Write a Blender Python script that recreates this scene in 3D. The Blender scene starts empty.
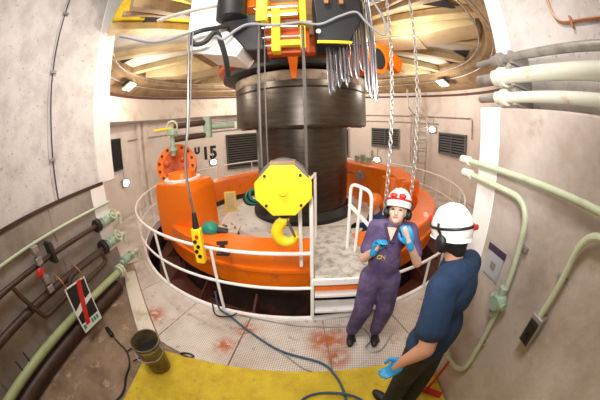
import bpy, bmesh, math, random
from mathutils import Vector, Matrix
random.seed(7)
sc = bpy.context.scene
COL = sc.collection
V = Vector
PI = math.pi
rad = math.radians

# ------------------------------------------------------------------ camera: 15 mm full-frame fisheye
CAM_H = 2.2
PITCH, ROLL, YAW = rad(16.477), rad(-1.626), rad(-1.908)
FPX = 251.17                                   # focal length in pixels of the 600 x 400 frame
def cam_dir(cx, cy, cz):
    X = cx; Y = cz*math.cos(PITCH) + cy*math.sin(PITCH); Z = -cz*math.sin(PITCH) + cy*math.cos(PITCH)
    return V((math.cos(YAW)*X + math.sin(YAW)*Y, -math.sin(YAW)*X + math.cos(YAW)*Y, Z))
_c, _s = math.cos(ROLL), math.sin(ROLL)
c_right, c_up, c_fwd = cam_dir(_c, _s, 0), cam_dir(-_s, _c, 0), cam_dir(0, 0, 1)
cam = bpy.data.cameras.new('camera')
cam_o = bpy.data.objects.new('camera', cam); COL.objects.link(cam_o)
m = Matrix.Identity(4)
for i in range(3):
    m[i][0], m[i][1], m[i][2] = c_right[i], c_up[i], -c_fwd[i]
m[0][3], m[1][3], m[2][3] = 0, 0, CAM_H
cam_o.matrix_world = m
cam.type = 'PANO'
cam.panorama_type = 'FISHEYE_EQUISOLID'
cam.sensor_fit = 'HORIZONTAL'; cam.sensor_width = 36; cam.sensor_height = 24
cam.fisheye_lens = 36*FPX/600; cam.fisheye_fov = rad(220)
cam.lens = 15; cam.clip_start = 0.02; cam.clip_end = 200
sc.camera = cam_o

def ray(px, py):
    x, y = px-300, -(py-200)
    x, y = _c*x - _s*y, _s*x + _c*y
    r = math.hypot(x, y) + 1e-9; th = 2*math.asin(r/2/FPX)
    return cam_dir(math.sin(th)*x/r, math.sin(th)*y/r, math.cos(th))
def P(px, py, D):                              # point at horizontal distance D from the lens
    d = ray(px, py); return V((0, 0, CAM_H)) + d*(D/math.hypot(d.x, d.y))

# ------------------------------------------------------------------ world, light, exposure
w = bpy.data.worlds.new('world'); sc.world = w; w.use_nodes = True
w.node_tree.nodes['Background'].inputs[0].default_value = (1, .95, .9, 1)
w.node_tree.nodes['Background'].inputs[1].default_value = 0.1
vs = sc.view_settings
vs.view_transform = 'Standard'; vs.look = 'None'; vs.gamma = 1; vs.use_curve_mapping = False
vs.exposure = -0.1

CX, CY = -0.2, 6.3                             # axis of the turbine pit
def pol(r, a, z=0.0, c=(CX, CY)):              # a in degrees from the entrance direction, positive to the right
    t = rad(a); return V((c[0] + r*math.sin(t), c[1] - r*math.cos(t), z))

def lamp(name, kind, loc, energy, color=(1, .95, .87), size=.3, target=None, size_y=None, spread=None, spot=None):
    d = bpy.data.lights.new(name, kind); d.energy = energy; d.color = color
    if kind == 'AREA':
        d.size = size
        if size_y: d.shape = 'RECTANGLE'; d.size_y = size_y
        if spread: d.spread = rad(spread)
    else:
        d.shadow_soft_size = size
    if spot: d.spot_size = rad(spot); d.spot_blend = .85
    o = bpy.data.objects.new(name, d); COL.objects.link(o); o.location = loc
    if target is not None:
        o.rotation_euler = (V(target)-V(loc)).to_track_quat('-Z', 'Y').to_euler()
    return o
lamp('photographer_flash', 'SPOT', (-0.05, -0.05, 2.75), 370, (1, .97, .95), .22, (-0.3, 6, 3.5), spot=156)
lamp('passage_fill', 'AREA', (-0.9, 0.5, 5.3), 140, (1, .95, .91), 1.2, (-0.9, 1.6, 0))  # unseen area light, added to brighten the upper passage walls
for _r, _a, _z, _e in ((4.0, -77, 3.45, 85), (4.0, 98, 3.45, 85), (3.6, -148, 3.4, 130), (3.6, 150, 3.4, 130), (3.3, -36, 3.6, 70), (3.3, 34, 3.6, 70)):
    lamp('pit_lamp_and_fill', 'POINT', pol(_r, _a, _z), _e, (1, .92, .82), .12)  # first two belong to the floodlights, other four added to brighten the pit

# ------------------------------------------------------------------ materials
def nd(nt, t, **kw):
    n = nt.nodes.new(t)
    for k, v in kw.items(): setattr(n, k, v)
    return n
def mat(name, col, rough=.6, metal=0., col2=None, scale=4., lo=.4, hi=.65, detail=6., bump=0., bscale=40.,
        col3=None, scale3=15., lo3=.62, hi3=.7, emit=0., stretch=None, coat=0.):
    """Principled surface; col2 / col3 are wear and dirt mixed in by noise in world space."""
    m = bpy.data.materials.new(name); m.use_nodes = True; nt = m.node_tree
    b = nt.nodes['Principled BSDF']
    b.inputs['Roughness'].default_value = rough; b.inputs['Metallic'].default_value = metal
    if coat: b.inputs['Coat Weight'].default_value = coat
    c = (*col, 1); b.inputs['Base Color'].default_value = c
    pos = nd(nt, 'ShaderNodeNewGeometry').outputs['Position']
    if stretch:
        mp = nd(nt, 'ShaderNodeMapping'); mp.inputs['Scale'].default_value = stretch
        nt.links.new(pos, mp.inputs['Vector']); pos = mp.outputs['Vector']
    last = None
    for cc, s, a, z in ((col2, scale, lo, hi), (col3, scale3, lo3, hi3)):
        if cc is None: continue
        nz = nd(nt, 'ShaderNodeTexNoise'); nz.inputs['Scale'].default_value = s; nz.inputs['Detail'].default_value = detail
        nz.inputs['Roughness'].default_value = .62
        nt.links.new(pos, nz.inputs['Vector'])
        mr = nd(nt, 'ShaderNodeMapRange'); mr.inputs['From Min'].default_value = a; mr.inputs['From Max'].default_value = z
        nt.links.new(nz.outputs['Fac'], mr.inputs['Value'])
        mx = nd(nt, 'ShaderNodeMix', data_type='RGBA')
        nt.links.new(mr.outputs['Result'], mx.inputs['Factor'])
        if last is None: mx.inputs['A'].default_value = c
        else: nt.links.new(last, mx.inputs['A'])
        mx.inputs['B'].default_value = (*cc, 1); last = mx.outputs['Result']
    if last is not None: nt.links.new(last, b.inputs['Base Color'])
    if bump:
        nz = nd(nt, 'ShaderNodeTexNoise'); nz.inputs['Scale'].default_value = bscale; nz.inputs['Detail'].default_value = 5
        nt.links.new(pos, nz.inputs['Vector'])
        bp = nd(nt, 'ShaderNodeBump'); bp.inputs['Strength'].default_value = bump; bp.inputs['Distance'].default_value = .02
        nt.links.new(nz.outputs['Fac'], bp.inputs['Height']); nt.links.new(bp.outputs['Normal'], b.inputs['Normal'])
    if emit:
        b.inputs['Emission Color'].default_value = c; b.inputs['Emission Strength'].default_value = emit
    return m

M = dict(
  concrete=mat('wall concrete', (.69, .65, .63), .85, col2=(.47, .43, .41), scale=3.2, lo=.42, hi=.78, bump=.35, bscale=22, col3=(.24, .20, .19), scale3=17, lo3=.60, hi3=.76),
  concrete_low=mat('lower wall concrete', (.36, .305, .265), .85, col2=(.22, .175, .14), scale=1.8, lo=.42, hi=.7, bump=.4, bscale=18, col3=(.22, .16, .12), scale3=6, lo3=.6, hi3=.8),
  concrete_r=mat('entrance wall concrete', (.55, .475, .43), .8, col2=(.36, .285, .235), scale=1.7, lo=.42, hi=.70, bump=.3, bscale=20, col3=(.33, .25, .19), scale3=5, lo3=.62, hi3=.82),
  pitwall=mat('pit wall paint', (.72, .65, .59), .8, col2=(.54, .47, .41), scale=1.2, lo=.5, hi=.75, bump=.15, bscale=15),
  band=mat('liner band paint', (.70, .62, .54), .7, col2=(.45, .32, .2), scale=2.2, lo=.5, hi=.8),
  white=mat('white wall paint', (.86, .84, .81), .7, col2=(.72, .68, .64), scale=3, lo=.5, hi=.8, bump=.1, bscale=25),
  floorconc=mat('floor concrete', (.30, .21, .14), .75, col2=(.16, .10, .06), scale=2.2, lo=.42, hi=.68, bump=.3, bscale=14, col3=(.46, .36, .26), scale3=5, lo3=.58, hi3=.7),
  rustred=mat('rust red paint', (.11, .025, .014), .6, col2=(.1, .03, .02), scale=3, lo=.45, hi=.65),  # darkened so the colour carries the shade of the pit gap
  pitdark=mat('pit steel with painted shade', (.025, .016, .012), .6, col2=(.09, .03, .018), scale=3, lo=.5, hi=.65),  # near black, shade under the ring put into the colour
  orange=mat('orange enamel', (.92, .19, .004), .36, col2=(.82, .15, .004), scale=2.5, lo=.5, hi=.75, coat=.1),
  orange_dirty=mat('soiled orange enamel', (.92, .19, .005), .36, col2=(.40, .11, .03), scale=5, lo=.58, hi=.80, coat=.1),
  orange_dk=mat('deep orange enamel', (.58, .09, .008), .45, col2=(.34, .06, .015), scale=3, lo=.5, hi=.7),
  grey=mat('light grey paint', (.84, .83, .80), .5, col2=(.52, .50, .46), scale=5, lo=.56, hi=.78),
  cream=mat('cream paint', (.68, .62, .52), .55, col2=(.38, .32, .24), scale=4, lo=.5, hi=.75),
  shaft=mat('turned shaft steel', (.115, .10, .085), .34, .85, col2=(.075, .062, .05), scale=2.2, lo=.4, hi=.7, stretch=(1, 1, 7)),
  shaft_top=mat('coupling rim steel', (.34, .27, .20), .5, .6, col2=(.16, .12, .09), scale=6, lo=.45, hi=.7),
  railwhite=mat('white rail enamel', (.88, .87, .84), .35, col2=(.7, .66, .6), scale=12, lo=.62, hi=.75),
  deck=mat('deck plate', (.58, .56, .51), .6, col2=(.30, .28, .24), scale=9, lo=.45, hi=.65, bump=.5, bscale=60),
  yellow=mat('safety yellow', (.90, .62, .015), .4, col2=(.78, .52, .02), scale=5, lo=.55, hi=.75),
  yellow_worn=mat('chipped yellow', (.90, .60, .02), .42, col2=(.35, .20, .05), scale=9, lo=.66, hi=.72),
  mat_yellow=mat('yellow matting', (.70, .53, .025), .62, col2=(.52, .34, .015), scale=4, lo=.4, hi=.68, bump=.6, bscale=70, col3=(.30, .19, .03), scale3=16, lo3=.62, hi3=.78),
  ladder=mat('ladder paint', (.55, .52, .46), .5, .2, col2=(.4, .36, .3), scale=6),
  cablegrey=mat('grey cable sheath', (.22, .22, .23), .5),
  strip=mat('brushed strip steel', (.34, .34, .36), .28, 1.),
  rope=mat('steel rope', (.20, .18, .17), .45, .8),
  steel=mat('bright steel', (.62, .62, .63), .3, .9),
  chain=mat('zinc chain', (.50, .47, .42), .4, .5),
  galv=mat('galvanised pipe', (.42, .40, .38), .5, .5, col2=(.3, .27, .25), scale=8),
  black=mat('black plastic', (.008, .008, .009), .5),
  rubber=mat('black rubber', (.012, .012, .012), .6),
  darkbox=mat('dark painted steel', (.012, .012, .014), .55, col2=(.035, .03, .028), scale=6),
  greenpipe=mat('pale green pipe paint', (.55, .62, .44), .45, col2=(.42, .48, .32), scale=6, lo=.5, hi=.75),
  greenlow=mat('green pipe paint', (.38, .44, .22), .5, col2=(.30, .34, .18), scale=5, lo=.5, hi=.75),
  greenvalve=mat('green valve paint', (.28, .42, .30), .5, col2=(.4, .48, .38), scale=9),
  palepipe=mat('pale pipe paint', (.68, .70, .60), .5, col2=(.6, .42, .25), scale=3, lo=.62, hi=.7),
  brownpipe=mat('brown pipe paint', (.065, .03, .02), .5, col2=(.04, .02, .014), scale=5),
  copper=mat('copper tube', (.50, .22, .10), .4, .5),
  blackrough=mat('dark opening', (.012, .012, .013), .9),
  louvre=mat('louvre steel', (.16, .16, .16), .55, .3),
  shutter=mat('roller shutter steel', (.10, .095, .085), .5, .3),
  ceil_cream=mat('ceiling cream', (.58, .45, .25), .6, col2=(.36, .24, .10), scale=2.0, lo=.5, hi=.75, col3=(.25, .15, .07), scale3=5, lo3=.66, hi3=.8),
  ceil_grey=mat('ceiling grey', (.60, .58, .51), .6, col2=(.46, .42, .34), scale=2.0, lo=.5, hi=.75),
  ceil_yellow=mat('ceiling yellow', (.80, .60, .03), .55, col2=(.68, .46, .03), scale=3),
  ceil_tan=mat('ceiling tan', (.36, .24, .12), .65, col2=(.20, .12, .055), scale=3, lo=.45, hi=.7),
  lampwhite=mat('lamp glass', (1, .97, .92), .3, emit=14),
  lampframe=mat('lamp frame', (.8, .79, .76), .4),
  skin=mat('skin', (.74, .46, .35), .5),
  skin2=mat('tanned skin', (.60, .30, .19), .5),
  purple=mat('purple cotton', (.07, .045, .12), .85, col2=(.14, .10, .21), scale=7, bump=.4, bscale=30),
  purple_dk=mat('dark purple cotton', (.035, .025, .06), .85, col2=(.06, .04, .09), scale=7, bump=.4, bscale=30),
  navy=mat('navy cotton', (.010, .034, .085), .85, col2=(.016, .045, .11), scale=8, bump=.3, bscale=25),
  workblue=mat('blue work cloth', (.02, .05, .14), .85),
  denim=mat('black work trousers', (.012, .013, .02), .8, col2=(.022, .024, .034), scale=9, bump=.3, bscale=30),
  glove=mat('blue nitrile', (.02, .30, .62), .4),
  helmet=mat('white helmet shell', (.88, .88, .87), .22, coat=.4),
  helmet_or=mat('orange helmet shell', (.85, .22, .03), .3),
  red=mat('red plastic', (.55, .02, .015), .4),
  hair=mat('black hair', (.012, .01, .01), .6),
  hair2=mat('brown hair', (.06, .03, .018), .6),
  eye=mat('eye', (.03, .02, .02), .2),
  lips=mat('lips', (.45, .15, .12), .4),
  paper=mat('white print', (.82, .82, .80), .5),
  green=mat('green print', (.05, .28, .14), .5),
  teal=mat('teal enamel', (.02, .28, .20), .4),
  hosegrey=mat('blue grey hose', (.04, .10, .16), .4),
  lettering=mat('black lettering', (.02, .02, .02), .7),
  bucket=mat('bucket metal', (.22, .17, .08), .35, .5, col2=(.12, .09, .05), scale=7),
  navytag=mat('dark label', (.05, .03, .07), .5),
  plasticgrey=mat('grey plastic film', (.42, .43, .45), .3),
  goldprint=mat('yellow print', (.75, .55, .1), .6),
)
# perforated anti-slip plate: holes on a square grid, blotches of rust and mud
def perforated():
    m = bpy.data.materials.new('perforated plate'); m.use_nodes = True; nt = m.node_tree; b = nt.nodes['Principled BSDF']
    pos = nd(nt, 'ShaderNodeNewGeometry').outputs['Position']
    def noise(s, a, z, d=6):
        n = nd(nt, 'ShaderNodeTexNoise'); n.inputs['Scale'].default_value = s; n.inputs['Detail'].default_value = d
        nt.links.new(pos, n.inputs['Vector'])
        r = nd(nt, 'ShaderNodeMapRange'); r.inputs['From Min'].default_value = a; r.inputs['From Max'].default_value = z
        nt.links.new(n.outputs['Fac'], r.inputs['Value']); return r.outputs['Result']
    def mix(f, A, B):
        x = nd(nt, 'ShaderNodeMix', data_type='RGBA'); nt.links.new(f, x.inputs['Factor'])
        for k, v in (('A', A), ('B', B)):
            if isinstance(v, tuple): x.inputs[k].default_value = (*v, 1)
            else: nt.links.new(v, x.inputs[k])
        return x.outputs['Result']
    def mul(a, c):
        x = nd(nt, 'ShaderNodeMath', operation='MULTIPLY'); nt.links.new(a, x.inputs[0])
        if isinstance(c, float): x.inputs[1].default_value = c
        else: nt.links.new(c, x.inputs[1])
        return x.outputs[0]
    c = mix(noise(1.6, .42, .7), (.76, .71, .65), (.52, .44, .38))
    c = mix(noise(7, .60, .78), c, (.30, .20, .14))
    for (x, y, rr, s) in ((.23, 1.88, .24, 6.), (.14, 1.92, .16, 9.), (.27, 1.62, .15, 8.), (-.75, 2.05, .13, 16.), (-2.1, 2.05, .2, 16.), (-.95, 1.75, .13, 16.)):
        d = nd(nt, 'ShaderNodeVectorMath', operation='DISTANCE'); nt.links.new(pos, d.inputs[0]); d.inputs[1].default_value = (x, y, .02)
        r = nd(nt, 'ShaderNodeMapRange'); r.inputs['From Min'].default_value = rr*1.3; r.inputs['From Max'].default_value = rr*.3
        nt.links.new(d.outputs['Value'], r.inputs['Value'])
        c = mix(mul(mul(r.outputs['Result'], noise(s, .38, .55)), .95), c, (.52, .12, .02))
    v = nd(nt, 'ShaderNodeTexVoronoi'); v.inputs['Scale'].default_value = 42; v.inputs['Randomness'].default_value = 0.
    rot = nd(nt, 'ShaderNodeMapping'); rot.inputs['Rotation'].default_value = (0, 0, rad(8)); rot.inputs['Scale'].default_value = (1, 1, 0)
    nt.links.new(pos, rot.inputs['Vector']); nt.links.new(rot.outputs['Vector'], v.inputs['Vector'])
    r = nd(nt, 'ShaderNodeMapRange'); r.inputs['From Min'].default_value = .36; r.inputs['From Max'].default_value = .26
    nt.links.new(v.outputs['Distance'], r.inputs['Value'])
    c = mix(mul(r.outputs['Result'], .6), c, (.17, .10, .075))
    nt.links.new(c, b.inputs['Base Color']); b.inputs['Roughness'].default_value = .5; b.inputs['Metallic'].default_value = .15
    bp = nd(nt, 'ShaderNodeBump'); bp.invert = True; bp.inputs['Strength'].default_value = .6; bp.inputs['Distance'].default_value = .01
    nt.links.new(r.outputs['Result'], bp.inputs['Height']); nt.links.new(bp.outputs['Normal'], b.inputs['Normal'])
    return m
M['perf'] = perforated()

# ------------------------------------------------------------------ mesh helpers
WORLD = {}                                     # object name -> world position of its origin
class MB:
    def __init__(s): s.v = []; s.f = []
    def add(s, vs, fs):
        o = len(s.v); s.v += [V(p) for p in vs]; s.f += [tuple(i+o for i in f) for f in fs]; return s
    def fbox(s, c, x, y, z, dx, dy, dz):       # box about c on the axes x, y, z
        c, x, y, z = V(c), V(x).normalized(), V(y).normalized(), V(z).normalized()
        vs = [c + x*(dx/2*i) + y*(dy/2*j) + z*(dz/2*k) for i in (-1, 1) for j in (-1, 1) for k in (-1, 1)]
        return s.add(vs, [(0,1,3,2), (4,6,7,5), (0,4,5,1), (2,3,7,6), (0,2,6,4), (1,5,7,3)])
    def box(s, x0, x1, y0, y1, z0, z1):
        return s.fbox(((x0+x1)/2, (y0+y1)/2, (z0+z1)/2), (1,0,0), (0,1,0), (0,0,1), x1-x0, y1-y0, z1-z0)
    def bar(s, a, b, w, h, up=(0, 0, 1)):      # rectangular bar from a to b
        a, b = V(a), V(b); d = (b-a); y = d.normalized(); x = y.cross(V(up)).normalized() if abs(y.dot(V(up))) < .99 else V((1, 0, 0)); z = x.cross(y)
        return s.fbox((a+b)/2, x, y, z, w, d.length, h)
    def cyl(s, a, b, r0, r1=None, n=14, caps=True):
        a, b = V(a), V(b); r1 = r0 if r1 is None else r1; d = (b-a).normalized()
        u = d.orthogonal().normalized(); w_ = d.cross(u)
        vs = []
        for c, r in ((a, r0), (b, r1)):
            vs += [c + (u*math.cos(2*PI*i/n) + w_*math.sin(2*PI*i/n))*r for i in range(n)]
        fs = [(i, (i+1) % n, n+(i+1) % n, n+i) for i in range(n)]
        if caps: fs += [tuple(range(n-1, -1, -1)), tuple(range(n, 2*n))]
        return s.add(vs, fs)
    def tube(s, pts, r, n=8, closed=False, caps=True):
        pts = [V(p) for p in pts]; k = len(pts); rr = r if isinstance(r, (list, tuple)) else [r]*k
        u = None; vs = []
        for i, p in enumerate(pts):
            if closed: t = pts[(i+1) % k]-pts[i-1]
            else: t = pts[min(i+1, k-1)]-pts[max(i-1, 0)]
            t.normalize()
            if u is None: u = t.orthogonal().normalized()
            else:
                u = u - t*u.dot(t); u = u.normalized() if u.length > 1e-6 else t.orthogonal().normalized()
            q = t.cross(u)
            vs += [p + (u*math.cos(2*PI*j/n) + q*math.sin(2*PI*j/n))*rr[i] for j in range(n)]
        fs = []
        for i in range(k if closed else k-1):
            a, b = i*n, ((i+1) % k)*n
            fs += [(a+j, a+(j+1) % n, b+(j+1) % n, b+j) for j in range(n)]
        if not closed and caps: fs += [tuple(range(n-1, -1, -1)), tuple(range((k-1)*n, k*n))]
        return s.add(vs, fs)
    def lathe(s, prof, n=64, c=(CX, CY), a0=0., a1=360., loop=False):   # profile (r, z) turned about the axis c
        full = abs(a1-a0) >= 359.9; k = n if full else n+1; q = len(prof); vs = []
        for i in range(k):
            a = a0 + (a1-a0)*i/n
            vs += [pol(r, a, z, c) for r, z in prof]
        fs = []
        for i in range(n):
            b = ((i+1) % k)*q; a = i*q
            for j in range(q if loop else q-1):
                jj = (j+1) % q
                fs.append((a+j, a+jj, b+jj, b+j))
        if loop and not full: fs += [tuple(range(q)), tuple(range((k-1)*q+q-1, (k-1)*q-1, -1))]
        return s.add(vs, fs)
    def ell(s, c, r, ax=None, nu=16, nv=10):   # ellipsoid, ax = three axes
        c = V(c); ax = [V(a).normalized() for a in ax] if ax else [V((1,0,0)), V((0,1,0)), V((0,0,1))]
        if not isinstance(r, (tuple, list)): r = (r, r, r)
        vs = [c + ax[2]*r[2], c - ax[2]*r[2]]
        for j in range(1, nv):
            t = PI*j/nv
            for i in range(nu):
                a = 2*PI*i/nu
                vs.append(c + ax[0]*(r[0]*math.sin(t)*math.cos(a)) + ax[1]*(r[1]*math.sin(t)*math.sin(a)) + ax[2]*(r[2]*math.cos(t)))
        I = lambda j, i: 2 + (j-1)*nu + i % nu
        fs = [(0, I(1, i), I(1, i+1)) for i in range(nu)] + [(1, I(nv-1, i+1), I(nv-1, i)) for i in range(nu)]
        fs += [(I(j, i), I(j+1, i), I(j+1, i+1), I(j, i+1)) for j in range(1, nv-1) for i in range(nu)]
        return s.add(vs, fs)
    def prism(s, poly, o, x, y, d):            # polygon in the frame (o, x, y) pushed by the vector d
        o, x, y, d = V(o), V(x), V(y), V(d); n = len(poly)
        vs = [o + x*p + y*q for p, q in poly]; vs += [p + d for p in vs]
        return s.add(vs, [tuple(range(n-1, -1, -1)), tuple(range(n, 2*n))] + [(i, (i+1) % n, n+(i+1) % n, n+i) for i in range(n)])
    def chainlimb(s, pts, rs, n=14):           # rounded limb through joints
        for p, r in zip(pts, rs): s.ell(p, r, nu=n, nv=10)
        for (a, b), (r, q) in zip(zip(pts, pts[1:]), zip(rs, rs[1:])): s.cyl(a, b, r, q, n)
        return s
    def mesh(s, name, smooth=35):
        me = bpy.data.meshes.new(name)
        xs = [p.x for p in s.v]; ys = [p.y for p in s.v]; zs = [p.z for p in s.v]
        o = V(((min(xs)+max(xs))/2, (min(ys)+max(ys))/2, min(zs)))
        me.from_pydata([p-o for p in s.v], [], s.f); me.update()
        bm = bmesh.new(); bm.from_mesh(me); bmesh.ops.recalc_face_normals(bm, faces=bm.faces); bm.to_mesh(me); bm.free()
        if smooth:
            me.polygons.foreach_set('use_smooth', [True]*len(me.polygons)); me.set_sharp_from_angle(angle=rad(smooth))
        return me, o
    def build(s, name, mt, parent=None, bev=0., smooth=35, **tags):
        me, o = s.mesh(name, smooth); me.materials.append(M[mt])
        return put(name, me, o, parent, bev, **tags)
def put(name, me, o, parent=None, bev=0., **tags):
    ob = bpy.data.objects.new(name, me); COL.objects.link(ob)
    WORLD[ob.name] = V(o); ob.location = V(o)
    if parent: ob.parent = parent; ob.location = V(o)-WORLD[parent.name]
    if bev:
        b = ob.modifiers.new('bevel', 'BEVEL'); b.width = bev; b.segments = 2; b.limit_method = 'ANGLE'
    tag(ob, **tags)
    return ob
def tag(o, label=None, cat=None, group=None, kind=None):
    for k, v in (('label', label), ('category', cat), ('group', group), ('kind', kind)):
        if v: o[k] = v
    return o
def thing(name, loc, label, cat, group=None):
    o = bpy.data.objects.new(name, None); COL.objects.link(o); o.location = V(loc); o.empty_display_size = .1
    WORLD[o.name] = V(loc); tag(o, label, cat, group); return o
def fillet(pts, r, n=6):                       # round the corners of a polyline
    pts = [V(p) for p in pts]; out = [pts[0]]
    for a, b, c in zip(pts, pts[1:], pts[2:]):
        d0, d1 = (a-b), (c-b); q = min(r, d0.length*.48, d1.length*.48)
        p0, p1 = b + d0.normalized()*q, b + d1.normalized()*q
        for i in range(n+1):
            t = i/n; out.append(p0*(1-t)**2 + b*2*t*(1-t) + p1*t*t)
    return out + [pts[-1]]
def spline(pts, n=8):                          # Catmull-Rom
    pts = [V(p) for p in pts]; q = [pts[0]*2-pts[1]] + pts + [pts[-1]*2-pts[-2]]; out = []
    for i in range(1, len(q)-2):
        a, b, c, d = q[i-1:i+3]
        for k in range(n):
            t = k/n; out.append(.5*((2*b) + (c-a)*t + (2*a-5*b+4*c-d)*t*t + (3*b-a-3*c+d)*t**3))
    return out + [pts[-1]]
def organic(mb, name, mt, parent, voxel=.012, it=4, **tags):   # one continuous skin over the joined volumes
    me, o = mb.mesh(name, 0)
    tmp = bpy.data.objects.new('tmp', me); COL.objects.link(tmp)
    r = tmp.modifiers.new('r', 'REMESH'); r.mode = 'VOXEL'; r.voxel_size = voxel
    if it: s_ = tmp.modifiers.new('s', 'SMOOTH'); s_.factor = .5; s_.iterations = it
    dg = bpy.context.evaluated_depsgraph_get()
    m2 = bpy.data.meshes.new_from_object(tmp.evaluated_get(dg)); m2.name = name
    bpy.data.objects.remove(tmp); bpy.data.meshes.remove(me)
    m2.polygons.foreach_set('use_smooth', [True]*len(m2.polygons)); m2.materials.clear(); m2.materials.append(M[mt])
    return put(name, m2, o, parent, **tags)
def text_mesh(name, cu):
    tmp = bpy.data.objects.new('tmp', cu); COL.objects.link(tmp)
    me = bpy.data.meshes.new_from_object(tmp.evaluated_get(bpy.context.evaluated_depsgraph_get())); me.name = name
    bpy.data.objects.remove(tmp); ob = bpy.data.objects.new(name, me); COL.objects.link(ob); return ob
def wallframe(a, R, z):                        # point on the pit wall, direction to the right seen from inside, direction inwards
    p = pol(R, a, z); out = V((p.x-CX, p.y-CY, 0)).normalized()
    return p, V((out.y, -out.x, 0)), -out
def ang(x, y): return math.degrees(math.atan2(x-CX, -(y-CY)))
Z = V((0, 0, 1))

# ================================================================== THE SETTING
RL, RU = 5.5, 5.05                             # pit wall below and above the liner band
XL, XLU, XR, XRU = -3.19, -3.25, 1.265, 1.75   # passage wall faces
floor = MB().box(-3.4, 1.45, -3.2, 2.2, -.2, -.012).build('floor', 'floorconc', kind='structure')
MB().lathe([(4.06, -.006), (5.65, -.006), (5.65, -.2), (4.06, -.2)], 96, loop=True).build('pit_floor_slab', 'floorconc', floor)
pw = MB().lathe([(RL, -.05), (RL, 2.92), (RU, 2.92), (RU, 3.76), (RU+.7, 3.76), (RU+.7, -.05)], 40, a0=178, a1=319, loop=True).build('wall_back', 'pitwall', kind='structure')
MB().lathe([(RL, -.05), (RL, 3.76), (RU+.7, 3.76), (RU+.7, -.05)], 48, a0=23.2, a1=178, loop=True).build('curved_wall_panel', 'pitwall', pw)
MB().lathe([(RU-.012, 2.93), (RU-.012, 3.66), (RU+.02, 3.66), (RU+.02, 2.93)], 48, a0=178, a1=319, loop=True).build('liner_band', 'band', pw)
MB().lathe([(RU-.05, 3.66), (RU-.05, 3.74), (RU+.02, 3.74), (RU+.02, 3.66)], 48, a0=178, a1=319, loop=True).build('ledge_trim', 'rustred', pw)
MB().lathe([(RL-.05, 3.56), (RL-.05, 3.63), (RL+.02, 3.63), (RL+.02, 3.56)], 48, a0=23.2, a1=178, loop=True).build('ledge_trim', 'rustred', pw)
MB().lathe([(RU-.02, 2.90), (RU-.02, 2.94), (RU+.02, 2.94), (RU+.02, 2.90)], 48, a0=178, a1=319, loop=True).build('band_edge', 'louvre', pw)

# left passage wall: lower courses stand proud of the upper ones, joints left open between cast panels
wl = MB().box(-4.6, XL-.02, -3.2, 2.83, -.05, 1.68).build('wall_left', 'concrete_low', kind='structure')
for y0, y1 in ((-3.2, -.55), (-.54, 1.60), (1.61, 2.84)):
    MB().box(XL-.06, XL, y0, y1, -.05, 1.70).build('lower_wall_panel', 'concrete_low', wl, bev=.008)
MB().box(-4.6, XLU-.02, -3.2, 3.18, 1.68, 6.6).build('upper_wall_core', 'concrete', wl)
for y0, y1 in ((-3.2, -.3), (-.29, 1.80), (1.81, 3.2)):
    MB().box(XLU-.06, XLU, y0, y1, 1.69, 6.6).build('upper_wall_panel', 'concrete', wl, bev=.006)
MB().box(XLU-.5, XLU+.012, 2.80, 3.215, 1.69, 6.6).build('painted_corner', 'white', wl, bev=.01)
MB().box(XL-.5, XL+.006, 2.52, 2.852, .62, 1.70).build('painted_corner', 'white', wl, bev=.006)
MB().box(XL-.02, XL+.012, -3.2, 2.83, 1.675, 1.725).build('ledge_strip', 'brownpipe', wl)
# right passage wall: thick lower block with a ledge, set-back wall above
wr = MB().box(XR, 2.9, -3.2, 1.49, -.05, 2.42).build('wall_right', 'concrete_r', kind='structure', bev=.015)
MB().box(XR-.004, XR+.25, 1.27, 1.496, -.05, 2.424).build('painted_corner', 'white', wr, bev=.008)
MB().box(XRU, 2.9, -3.2, 1.50, 2.42, 6.6).build('upper_wall_panel', 'concrete', wr, bev=.01)
MB().box(XRU-.01, XRU+.4, 1.50, 1.72, 2.42, 6.6).build('painted_corner', 'white', wr, bev=.01)
MB().box(-4.6, 2.9, -3.4, -3.2, -.05, 6.7).build('wall_rear', 'concrete', kind='structure')
MB().box(-4.6, 2.9, -3.3, 1.2, 6.6, 6.8).build('ceiling', 'concrete', kind='structure')

# walkway plates (perforated), each plate of its own
p1, p2 = V((-3.05, 2.98, 0)), V((-1.86, 1.74, 0))
def r_out(a):
    if -47 <= a <= -19.5:
        t = rad(a); d = (math.sin(t), -math.cos(t)); e = p2-p1
        den = d[0]*e.y - d[1]*e.x
        return min(5.2, max(4.2, ((p1.x-CX)*e.y - (p1.y-CY)*e.x)/den))
    return 4.93 if -19.5 < a < 17 else 5.44
edges = [-47, -33, -19.5, -7.5, 5, 17]
a = 17.
while a < 312: a += 15.; edges.append(min(a, 313))
for a0, a1 in zip(edges, edges[1:]):
    n = 6; g = .09; A = [a0+g + (a1-a0-2*g)*i/n for i in range(n+1)]
    eps = 1e-3
    top = [pol(4.06, t) for t in A] + [pol(r_out(min(max(t, a0+eps), a1-eps)), t) for t in reversed(A)]
    MB().prism([(p.x, p.y) for p in top], (0, 0, -.004), (1,0,0), (0,1,0), (0, 0, .014)).build('floor_plate', 'perf', floor, smooth=0)
MB().lathe([(4.0, -.16), (4.0, .035), (4.045, .035), (4.06, .0), (4.06, -.16)], 128, loop=True).build('walkway_lip', 'grey', floor)
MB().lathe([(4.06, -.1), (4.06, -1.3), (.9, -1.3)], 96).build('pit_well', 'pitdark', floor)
pd = MB(); d = (p2-p1).normalized(); pd.fbox((p1+p2)/2 + V((-.10, -.09, .035)), d, Z.cross(d), Z, (p2-p1).length+.1, .24, .06)
pd.build('threshold_plank', 'cream', bev=.008, label='pale timber plank lying on the floor behind the black bucket', cat='plank')

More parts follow.
